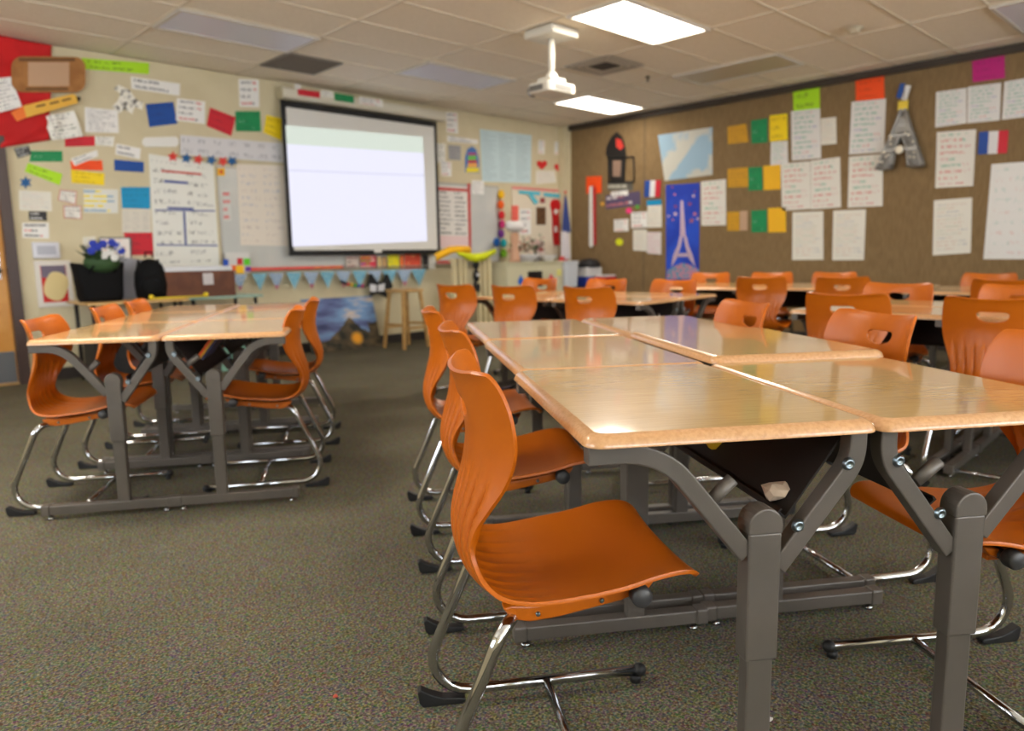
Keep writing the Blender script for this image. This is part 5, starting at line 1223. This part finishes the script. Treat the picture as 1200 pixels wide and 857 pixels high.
# brown box
cx0 = fw(193, 335, 7.2).x; cx1 = fw(276, 335, 7.2).x
r = empty('wooden_crate', ((cx0+cx1)/2, 7.36, .7406), 0, 'long dark brown box on the table left of the pennants', 'box')
BRN = mat('brown_box', rgb(104, 60, 36), .6, noise=(8., rgb(88, 48, 28), .4, .6))
w, d, h = cx1-cx0, .32, .245
MB().box((0, -d/2+.008, h/2), (w, .016, h)).build('front_panel', BRN, r, .002); MB().box((0, d/2-.008, h/2), (w, .016, h)).build('back_panel', BRN, r, .002)
for s in (-1, 1): MB().box((s*(w/2-.008), 0, h/2), (.016, d-.033, h)).build('end_panel', BRN, r, .002)
MB().box((0, 0, .01), (w-.034, d-.034, .016)).build('bottom', BRN, r)
MB().box((.07, -d/2-.003, h-.075), (.10, .006, .11)).build('label_tag', mat('crate_tag', rgb(196, 190, 190), .5), r, .002)
o = MB().box((0, 0, 0), (w-.03, .30, .045)).build('paper_tray', mat('tray_white', rgb(210, 212, 216), .4), None, .006, loc=((cx0+cx1)/2, 7.36, .7406+h+.0235)); props(o, 'flat white tray of papers on top of the brown box', 'tray')
# yellow stick with balls
a, b = Vector((2.30, 7.10, .752)), Vector((2.80, 7.12, .752)); c_ = (a+b)/2
r = empty('pointer_stick', c_, 0, 'yellow pointer stick with ball ends lying on the wall tables', 'stick')
MB().tube([a-c_, b-c_], .008, 8).build('stick', mat('stick_yellow', rgb(230, 200, 30), .4), r)
for q in (a, b): MB().ball(q-c_+Vector((0, 0, .012)), .024, 10).build('ball_end', mat('stick_yellow', 0), r)
# made-up black crates stand in for a dark object and darkness under the table
for x, lab in ((2.0, 'made-up black crate filling the dark under the wall table near the door'), (2.42, 'made-up black crate filling the dark under the wall table, next to the backpack side')):
    r = empty('dark_fill_crate', (x, 7.35, 0), 0, lab, 'crate', 'made-up crates under the wall table')
    mb = MB()
    for s in (-1, 1): mb.box((s*.17, 0, .25), (.02, .40, .50)); mb.box((0, s*.19, .25), (.32, .02, .50))
    mb.box((0, 0, .012), (.32, .36, .02)); mb.build('body', BT, r)
    for k in range(3): MB().box((-.08+.08*k, -.202, .25), (.02, .006, .40)).build('rib', BT, r)
r = empty('clear_bin', (3.02, 7.35, 0), 0, 'teal plastic storage bin under the table with the brown box', 'bin')
TEAL = mat('teal_plastic', rgb(130, 176, 160), .3)
MB().prism(rrect(.56, .40, .04), .0, .50, lambda a, b, w_: Vector((a*(.9+.2*w_), b*(.9+.2*w_), w_))).build('tub', TEAL, r, .006); MB().prism(rrect(.60, .44, .05), .502, .54, lambda a, b, w_: Vector((a, b, w_))).build('lid', mat('bin_lid_grey', rgb(170, 176, 180), .4), r, .006)
# ------------------------------------------------------------------ right (brown) wall
RW = [
 ([(687, 207), (705, 206.5), (705, 226.5), (687, 227)], 'paper_card', P_ORG, 'orange card above the long ruler-like tag near the corner', 'card'),
 ([(712, 213.5), (741, 213.5), (742, 223.5), (712, 223.5)], 'sign_strip', paper('dark_grey_strip', rgb(96, 92, 84), [rgb(190, 186, 170)], 1, .6, margin=.02, size=14., amount=.9), 'grey lettered strip below the dark figure poster', 'sign'),
 ([(710, 229), (750, 224), (750.7, 240), (710, 245.5)], 'sign_strip', paper('purple_white_strip', rgb(86, 74, 104), [rgb(214, 206, 206), rgb(180, 110, 120)], 2, .58, margin=.02, size=14., amount=.9), 'purple and white lettered poster strip above the pink dot', 'sign'),
 ([(716, 225), (736, 223), (736, 229), (716, 230)], 'sign_strip', P_STRIP, 'small pale strip above the purple and white poster strip', 'sign'),
 ([(739.7, 249), (758.5, 248), (758.5, 266.5), (739.7, 267.5)], 'paper_sheet', P_FEW, 'white sheet right of the pink dot, upper left of the cluster by the flag', 'paper'),
 ([(759, 241), (775.5, 240), (775.5, 266.5), (759, 267)], 'paper_sheet', P_PALE, 'white sheet right below the cyan strip', 'paper'),
 ([(719.6, 257.5), (736.5, 256.5), (736.5, 271), (719.6, 271.5)], 'paper_sheet', P_FEW, 'small white sheet above the yellow-green dot', 'paper'),
 ([(742, 269.5), (758, 269), (758, 294.5), (742, 293.5)], 'paper_sheet', P_PALE, 'white sheet at the lower left of the cluster by the tower poster', 'paper'),
 ([(758.3, 272), (774.8, 272), (774.8, 298.4), (758.3, 297)], 'paper_sheet', paper('pink_lined_sheet', rgb(226, 216, 214), [rgb(216, 150, 160)], 6, .5, amount=.6), 'white sheet with pinkish writing at the lower right of the cluster by the tower poster', 'paper'),
 ([(758, 235), (775, 234), (775.5, 240.5), (758, 241.3)], 'paper_strip', P_CYN, 'small cyan strip under the little striped flag', 'sign'),
 ([(821.5, 213), (850.6, 210), (850.8, 264), (822, 264.5)], 'chart_sheet', P_COLOR, 'narrow chart sheet just right of the tower poster', 'chart'),
 ([(852.7, 148.5), (874.5, 145), (877, 166.5), (853, 169)], 'paper_card', P_GLD, 'gold card, top row of the left colour-card columns', 'card'),
 ([(880, 141.5), (899.4, 138.5), (899.4, 167), (880.8, 168.5)], 'paper_card', P_GRN, 'green card, top of the three green cards', 'card'),
 ([(902, 135.5), (922.6, 133), (923.2, 164), (902, 166)], 'paper_card', P_YEL, 'bright yellow card in the top row, beside the tall chart', 'card'),
 ([(903.5, 166.5), (923, 165), (923.6, 192), (903, 194)], 'paper_sheet', P_GREEN, 'small chart sheet hanging under the bright yellow card', 'paper'),
 ([(852.7, 198), (876.5, 196), (877, 219), (853, 220)], 'paper_card', P_GLD, 'gold card in the middle row, left of the green card', 'card'),
 ([(877, 196.5), (893.3, 195.5), (893.8, 223), (877, 223.5)], 'paper_card', P_GRN, 'green card in the middle row', 'card'),
 ([(894.4, 194.5), (914.6, 193), (914.8, 222), (895, 223)], 'paper_card', mat('amber_card', rgb(242, 184, 16), .6), 'amber card in the middle row, touching the large chart pair', 'card'),
 ([(852, 248.5), (866.5, 248), (866.5, 270.5), (852.4, 270.6)], 'paper_card', P_GLD, 'gold card in the bottom row', 'card'),
 ([(867, 247.5), (876, 247), (876, 270), (867, 270.3)], 'paper_card', mat('dusty_pink_card', rgb(196, 160, 130), .6), 'narrow dusty pink card in the bottom row beside the gold card', 'card'),
 ([(880.4, 247), (898.5, 246), (898.8, 272), (880.6, 272.6)], 'paper_card', P_GRN, 'green card in the bottom row, lowest of the three green cards', 'card'),
 ([(900, 244), (920.8, 243), (921.4, 272), (900.5, 272.6)], 'paper_card', mat('amber_card', 0), 'amber card in the bottom row, left of the lowest chart', 'card'),
 ([(929.4, 108), (960.6, 102.5), (961, 128), (930, 130.5)], 'paper_card', P_LIM, 'lime green card above the tall white chart', 'card'),
 ([(962, 139), (979.8, 137), (980.5, 168.5), (962.3, 170)], 'paper_sheet', P_PALE, 'small grey-white sheet beside the tall chart under the lime card', 'paper'),
 ([(927, 130.5), (961, 127), (962.3, 185.5), (928, 188.3)], 'chart_sheet', P_GREEN, 'tall white chart with green writing under the lime green card', 'chart'),
 ([(915, 192), (949.5, 189), (950, 245), (916.5, 247)], 'chart_sheet', P_COLOR, 'left sheet of the large chart pair in the middle of the brown wall', 'chart'),
 ([(950, 188.5), (984.5, 184), (985.6, 243), (950.3, 245.6)], 'chart_sheet', P_COLOR, 'right sheet of the large chart pair in the middle of the brown wall', 'chart'),
 ([(928.8, 249), (964.8, 247.5), (965, 304.5), (928.4, 304.8)], 'chart_sheet', P_PALE, 'pale chart in the bottom row, left of two side by side', 'chart'),
 ([(976.6, 247), (1014.8, 245.5), (1012.5, 304.8), (975.4, 305)], 'chart_sheet', P_PALE, 'pale chart in the bottom row, right of two side by side', 'chart'),
 ([(1002.5, 94.5), (1036, 89), (1036.8, 115.5), (1003, 118.3)], 'paper_card', P_ORG, 'orange card above the chart next to the metal tower', 'card'),
 ([(998, 119.5), (1038.4, 115.5), (1036, 178.5), (995, 181)], 'chart_sheet', P_GREEN, 'tall chart with green writing below the orange card', 'chart'),
 ([(995, 184), (1034.8, 180.5), (1034.3, 241.5), (993.4, 243.5)], 'chart_sheet', P_COLOR, 'chart left of the foot of the metal tower', 'chart'),
 ([(1139.4, 71.5), (1177.2, 65), (1177.6, 91.5), (1140, 96.5)], 'paper_card', P_MAG, 'magenta card at the upper right above the row of three charts', 'card'),
 ([(1097, 108), (1132.6, 103), (1132.6, 144.5), (1096, 149.5)], 'chart_sheet', P_GREEN, 'first chart of the row of three at the upper right', 'chart'),
 ([(1134, 102), (1173.4, 97), (1171.6, 141), (1133.6, 144.6)], 'chart_sheet', P_GREEN, 'middle chart of the row of three below the magenta card', 'chart'),
 ([(1177, 96), (1218, 89), (1218, 135), (1174, 140.5)], 'chart_sheet', P_GREEN, 'last chart of the row of three, cut by the right edge of the photo', 'chart'),
 ([(1098, 155), (1144, 151.5), (1140.5, 218), (1096, 220.5)], 'chart_sheet', P_COLOR, 'chart with orange writing left of the striped flag', 'chart'),
 ([(1094.5, 235), (1139.3, 231.5), (1137.6, 296.5), (1093, 299.4)], 'chart_sheet', P_PALE, 'lowest pale chart left of the very large sheet', 'chart'),
 ([(1162, 192.5), (1250, 186), (1240, 304), (1152.4, 303.8)], 'chart_sheet', P_BIG, 'very large white sheet at the right edge of the photo', 'chart'),
]
for q, nm, m, lab, cat in RW: flat('r', q, nm, m, lab, cat, 'paper items on the brown wall')
flat('r', [(771, 158.5), (835, 149), (835, 205), (779, 212)], 'wall_map', None or (lambda: (lambda m: m)(mat('map_paper', rgb(196, 194, 182), .6, noise=(2.2, rgb(150, 180, 200), .47, .53))))(), 'wall map of land and pale blue sea above the tower poster', 'map', off=.006)
# dark figure poster (generic)
DK = mat('figure_black', rgb(26, 22, 20), .6)
r_, c_ = poly_on('r', [(710, 180), (711, 172), (717, 160), (723, 154.5), (729, 160), (733, 173), (734, 182), (732, 213), (715, 213), (714, 190)], 'figure_cutout', DK, 'black hooded figure cut-out with red patch high on the brown wall near the corner', 'cut-out', off=.006, th=.006)
poly_on('r', [(722, 162), (728, 164), (731, 172), (727, 176), (722, 172)], 'red_patch', mat('patch_red', rgb(216, 60, 50), .6), parent=r_, off=.0125, th=.002, origin=c_)
poly_on('r', [(718, 188), (728, 188), (727, 207), (718, 207)], 'pale_patch', mat('patch_pale', rgb(150, 122, 104), .6), parent=r_, off=.0125, th=.002, origin=c_)
mb = MB()
q = [rw(x, y, XR-.02) for x, y in ((713, 185), (742.5, 184), (743, 213), (713, 213.5))]; c_ = sum(q, Vector())/4
for i in range(4): mb.tube([q[i]-c_, q[(i+1) % 4]-c_], .010, 8, Vector((1, 0, 0)))
o = mb.build('wire_frame', BLACKR, None, loc=c_); props(o, 'thin black rectangular wire frame around the dark figure cut-out', 'frame')
r_, c_ = poly_on('r', [(690.8, 219), (694.5, 218), (695.6, 288), (693, 290.5), (690.6, 288)], 'long_tag', mat('tag_white', 0), 'long white and red ruler-like tag hanging from the orange card', 'tag', off=.012, th=.006)
poly_on('r', [(694.6, 218), (698.2, 219), (698.6, 286), (695.7, 288)], 'red_half', mat('flag_red_dark', rgb(190, 40, 46), .6), parent=r_, off=.012, th=.0055, origin=c_)
for x, y, rr, col, lab in ((737, 247, 3.6, (240, 60, 130), 'pink round badge'), (725.7, 283.7, 4.4, (226, 230, 30), 'yellow-green round badge below the small white sheet'), (747, 242.5, 2.6, (90, 160, 60), 'tiny green badge next to the pink one'), (706, 239, 2.4, (220, 160, 60), 'tiny amber badge near the long tag')):
    poly_on('r', disc(x, y, rr, rr*.98), 'round_badge', mat('badge_%d' % col[0], rgb(*col), .5), lab+' on the brown wall', 'badge', 'round badges on the brown wall', off=.012)
def tricolour(quad, lab, off=.012):
    a, b, c, d = quad; r_ = None
    L_ = lambda p, q, t: (p[0]+(q[0]-p[0])*t, p[1]+(q[1]-p[1])*t)
    cc = None
    for k, (nm, col) in enumerate((('blue_stripe', (24, 74, 160)), ('white_stripe', (222, 220, 220)), ('red_stripe', (206, 30, 50)))):
        q = [L_(a, b, k/3), L_(a, b, (k+1)/3), L_(d, c, (k+1)/3), L_(d, c, k/3)]
        if k == 0:
            root = empty('striped_flag', rw(*a, XR-off), 0, lab, 'flag', 'small striped flags'); cc = root.location.copy()
        poly_on('r', q, nm, mat('tri_'+nm, rgb(*col), .6), parent=root, off=off, th=.003, origin=cc)
tricolour([(756, 212), (774.5, 211), (773.5, 231), (755, 231)], 'small blue, white and red flag above the cyan strip near the corner')
tricolour([(1147.5, 155), (1182, 152.5), (1180, 179.5), (1146, 181)], 'blue, white and red flag at the upper right of the brown wall')
# tower poster
a = [(780.6, 217), (820, 214.5), (819, 328), (780.8, 327.8)]
r_, c_ = poly_on('r', a, 'tower_poster', mat('poster_blue', rgb(24, 60, 180), .45, noise=(2.5, rgb(34, 80, 205), .4, .6)), 'tall blue poster of a lattice tower on the brown wall', 'poster', off=.006, th=.003)
TW = mat('tower_pale', rgb(206, 180, 196), .5); off = .0092
poly_on('r', [(797.5, 235), (800.5, 235), (803.5, 277), (797, 277)], 'tower_spire', TW, parent=r_, off=off, th=.001, origin=c_)
for q in ([(796.5, 277), (800, 277), (797.5, 290), (793, 303), (786.5, 313), (789, 299), (794, 288)], [(801, 277), (804.5, 277), (807, 288), (811.5, 299), (815, 313), (807.5, 303), (803.5, 290)], [(793, 297), (808, 297), (808.5, 301), (792.5, 301)]):
    poly_on('r', q, 'tower_leg', TW, parent=r_, off=off, th=.001, origin=c_)
poly_on('r', [(782, 317), (790, 312), (800, 308), (810, 311), (819, 316), (818.6, 327), (781.5, 327)], 'crowd', mat('crowd_mix', rgb(90, 150, 180), .6, noise=(26., rgb(206, 130, 150), .45, .55)), parent=r_, off=off+.001, th=.001, origin=c_)
rr = random.Random(5)
for k in range(13):
    x = rr.uniform(782, 792) if k % 2 else rr.uniform(808, 818); y = rr.uniform(219, 262)
    poly_on('r', star(x, y, rr.uniform(1.6, 3.2), 5, .5, k), 'burst', mat('burst_%d' % (k % 3), rgb(*((206, 120, 140), (220, 190, 200), (150, 70, 110))[k % 3]), .6), parent=r_, off=off, th=.0008, origin=c_)
# metal tower ornament with lights
MT = mat('ornament_metal', rgb(150, 148, 144), .4, .5)
def tower():
    ap, bl, br = rw(1057.5, 128, XR-.05), rw(1030, 196.5, XR-.05), rw(1081.5, 196.5, XR-.05)
    H_ = ap.z-(bl.z+br.z)/2; W_ = abs(bl.y-br.y); base = Vector((XR-.07, (bl.y+br.y)/2, (bl.z+br.z)/2))
    r = empty('tower_ornament', base, 0, 'grey lattice tower ornament with fairy lights and a tiny flag on the brown wall', 'ornament')
    hw = lambda t: W_/2*(.92*(1-t)**1.1+.10)
    for s in (-1, 1):
        for dx in (-.045, .045):
            k0 = 1.
            outer = [Vector((dx*(1-t*.8), s*hw(t), H_*t)) for t in [i/12 for i in range(13)]]
            inner = [Vector((dx*(1-t*.8), s*(hw(t)*.42 if t < .35 else max(hw(t)*.42*(1-(t-.35)/.25), .004)), H_*t)) for t in [i/12 for i in range(8)]]
            mb = MB(); mb.tube(outer, .015, 6); mb.tube(inner, .014, 6)
            for i in range(7):
                mb.tube([outer[i], inner[i+1]], .011, 5); mb.tube([inner[i], outer[i+1]], .011, 5); mb.tube([inner[i], outer[i]], .009, 5)
            mb.build('lattice_leg', MT, r)
    sp = MB()
    for i in range(9):
        t = .52+.46*i/8; k = .5*(1-t)+.02
        sp.box((0, 0, H_*t), (.06*k*2+.012, 2*hw(t)*.9, .018))
    for t0 in (-.6, -.2, .2, .6): sp.tube([(0, t0*hw(.5), H_*.5), (0, t0*hw(.99), H_*.99)], .013, 6)
    sp.build('spire', MT, r)
    for t, h in ((.30, .035), (.55, .028), (.97, .02)):
        MB().box((0, 0, H_*t), (.10*(1-t*.7)+.02, 2*hw(t)+.03, h)).build('platform', MT, r, .003)
    pts = [Vector((-.05, hw(.14)*.7*math.cos(a_), H_*.14+.10*math.sin(a_))) for a_ in [PI*i/12 for i in range(13)]]
    MB().tube(pts, .009, 6).build('arch', MT, r)
    mb = MB(); rr = random.Random(2)
    for k in range(16):
        t = rr.uniform(.02, .6); s = rr.choice((-1, 1)); mb.ball((-.06, s*hw(t)*rr.uniform(.5, 1), H_*t), .012, 6)
    mb.build('fairy_lights', mat('fairy_bulb', rgb(240, 230, 210), .3), r)
    MB().ball((-.05, .0, H_*.30), .045, 10, sc=(.5, 1, 1)).build('lamp_disc', mat('fairy_bulb', 0), r)
    MB().box((-.012, .0, H_+.03), (.02, .10, .10)).build('yellow_mark', mat('stick_yellow', 0), r, .004)
    MB().tube([(0, 0, H_), (0, 0, H_+.26)], .006, 6).build('flag_pole', MT, r)
    for k, (nm, col) in enumerate((('blue_flag_part', (30, 80, 160)), ('white_flag_part', (220, 220, 220)))):
        MB().box((0, .035-.055*k, H_+.19-.03*k), (.006, .055, .15), Matrix.Rotation(.25, 3, 'X')).build(nm, mat('tower'+nm, rgb(*col), .6), r)
tower()

# ------------------------------------------------------------------ small things in and under the desks
def in_tray(c, u, v, z, name, builder, lab, cat):
    p = c.pt(u, v); r = empty(name, (p.x, p.y, z), c.a, lab, cat); builder(r); return r
def crumpled(r, s=.035, m=None, seed=1):
    rr = random.Random(seed); bm = bmesh.new(); bmesh.ops.create_icosphere(bm, subdivisions=2, radius=s)
    for v in bm.verts: v.co *= rr.uniform(.65, 1.2); v.co.z *= .7
    me = bpy.data.meshes.new('paper'); bm.to_mesh(me); bm.free(); me.materials.append(m)
    o = bpy.data.objects.new('crumple', me); COL.objects.link(o); o.parent = r
CRM = mat('crumpled_paper', rgb(206, 186, 164), .8)
in_tray(C1, -.142, -.27, .617, 'crumpled_paper', lambda r: crumpled(r, .030, CRM, 4), 'crumpled beige paper in the book tray of the nearest desk', 'paper')
def banana(r):
    MB().tube([(0, -.10, .0), (.0, -.05, .02), (0, .02, .026), (0, .09, .01)], .018, 10).build('peel', mat('yellow_item', rgb(220, 176, 40), .5), r)
    MB().ball((0, .12, .005), .03, 8).build('dark_end', BLACKR, r)
in_tray(C1, -.135, .12, .640, 'yellow_case', banana, 'yellow and black pencil case in the book tray of the nearest desk', 'pencil case')
def folder(col, n=3, nm='folder'):
    def f(r):
        for k in range(n):
            MB().box((.012*k-.02, 0, .10), (.008, .30-.02*k, .20), Matrix.Rotation(.66, 3, 'Y')).build('cover', mat(f'folder_{col[k % len(col)][0]}_{col[k % len(col)][1]}', rgb(*col[k % len(col)]), .5), r)
    return f
in_tray(C2, .150, 0.0, .575, 'school_folders', folder([(246, 96, 30), (240, 180, 40), (60, 70, 110)]), 'orange and yellow folders in the tray of the near right desk by the door', 'folders')
in_tray(C2, .150, .78, .575, 'school_folders', folder([(246, 96, 30), (200, 200, 210), (40, 40, 50)]), 'orange and grey folders in the tray of the middle right desk by the door', 'folders')
for x, y, lab, s, m in ((393, 817, 'tiny reddish scrap on the carpet at the bottom of the photo', .006, mat('scrap_red', rgb(190, 80, 60), .7)), (901, 844, 'small white paper scrap on the carpet beside the nearest desk post', .009, mat('scrap_white', rgb(214, 210, 206), .7))):
    p = az(x, y, .004); r = empty('paper_scrap', (p.x, p.y, .006), 0, lab, 'scrap'); crumpled(r, s, m, 8)

# ------------------------------------------------------------------ lights, world, camera
def area(name, loc, rot, sx, sy, power, col):
    l = bpy.data.lights.new(name, 'AREA'); l.shape = 'RECTANGLE'; l.size = sx; l.size_y = sy; l.energy = power; l.color = col
    o = bpy.data.objects.new(name, l); COL.objects.link(o); o.location = loc; o.rotation_euler = rot; return o
WARM = (1., .91, .78)
for x, y, p in ((GX0, GY0, 56), (GX0+2*TX, GY0+4*TY, 9), (GX0-4*TX, GY0, 58)):  # the last lamp belongs to the added fixture out of view
    area('troffer_light', (x+TX/2, y+TY/2, CEIL-.012), (0, 0, 0), TX-.08, TY-.08, p, WARM)
for a, b in wins:
    area('window_daylight', (XL-.02, (a+b)/2, (WZ0+WZ1)/2), (0, -PI/2-.3, 0), WZ1-WZ0-.2, b-a-.1, 60, (.92, .96, 1.))
for a, b in bw:
    area('window_daylight', ((a+b)/2, YB-.02, (WZ0+WZ1)/2), (PI/2+.75, 0, 0), b-a-.1, WZ1-WZ0-.2, 120, (.92, .96, 1.))
w = bpy.data.worlds.new('sky'); bpy.context.scene.world = w; w.use_nodes = True
w.node_tree.nodes['Background'].inputs[0].default_value = (.75, .86, 1., 1); w.node_tree.nodes['Background'].inputs[1].default_value = 1.6
cam = bpy.data.cameras.new('camera'); co = bpy.data.objects.new('camera', cam); COL.objects.link(co)
m4 = Matrix.Identity(4)
for i in range(3): m4[i][0] = CM[i, 0]; m4[i][1] = -CM[i, 1]; m4[i][2] = -CM[i, 2]
m4[0][3] = m4[1][3] = 0; m4[2][3] = CAM_H
co.matrix_world = m4
cam.sensor_width = 36; cam.sensor_fit = 'HORIZONTAL'; cam.lens = FPX/1200*36; cam.clip_start = .05
cam.dof.use_dof = True; cam.dof.focus_distance = 1.45; cam.dof.aperture_fstop = 3.0
sc = bpy.context.scene; sc.camera = co
sc.view_settings.view_transform = 'Standard'; sc.view_settings.look = 'None'; sc.view_settings.gamma = 1; sc.view_settings.exposure = 0.1
sc.view_settings.use_curve_mapping = False
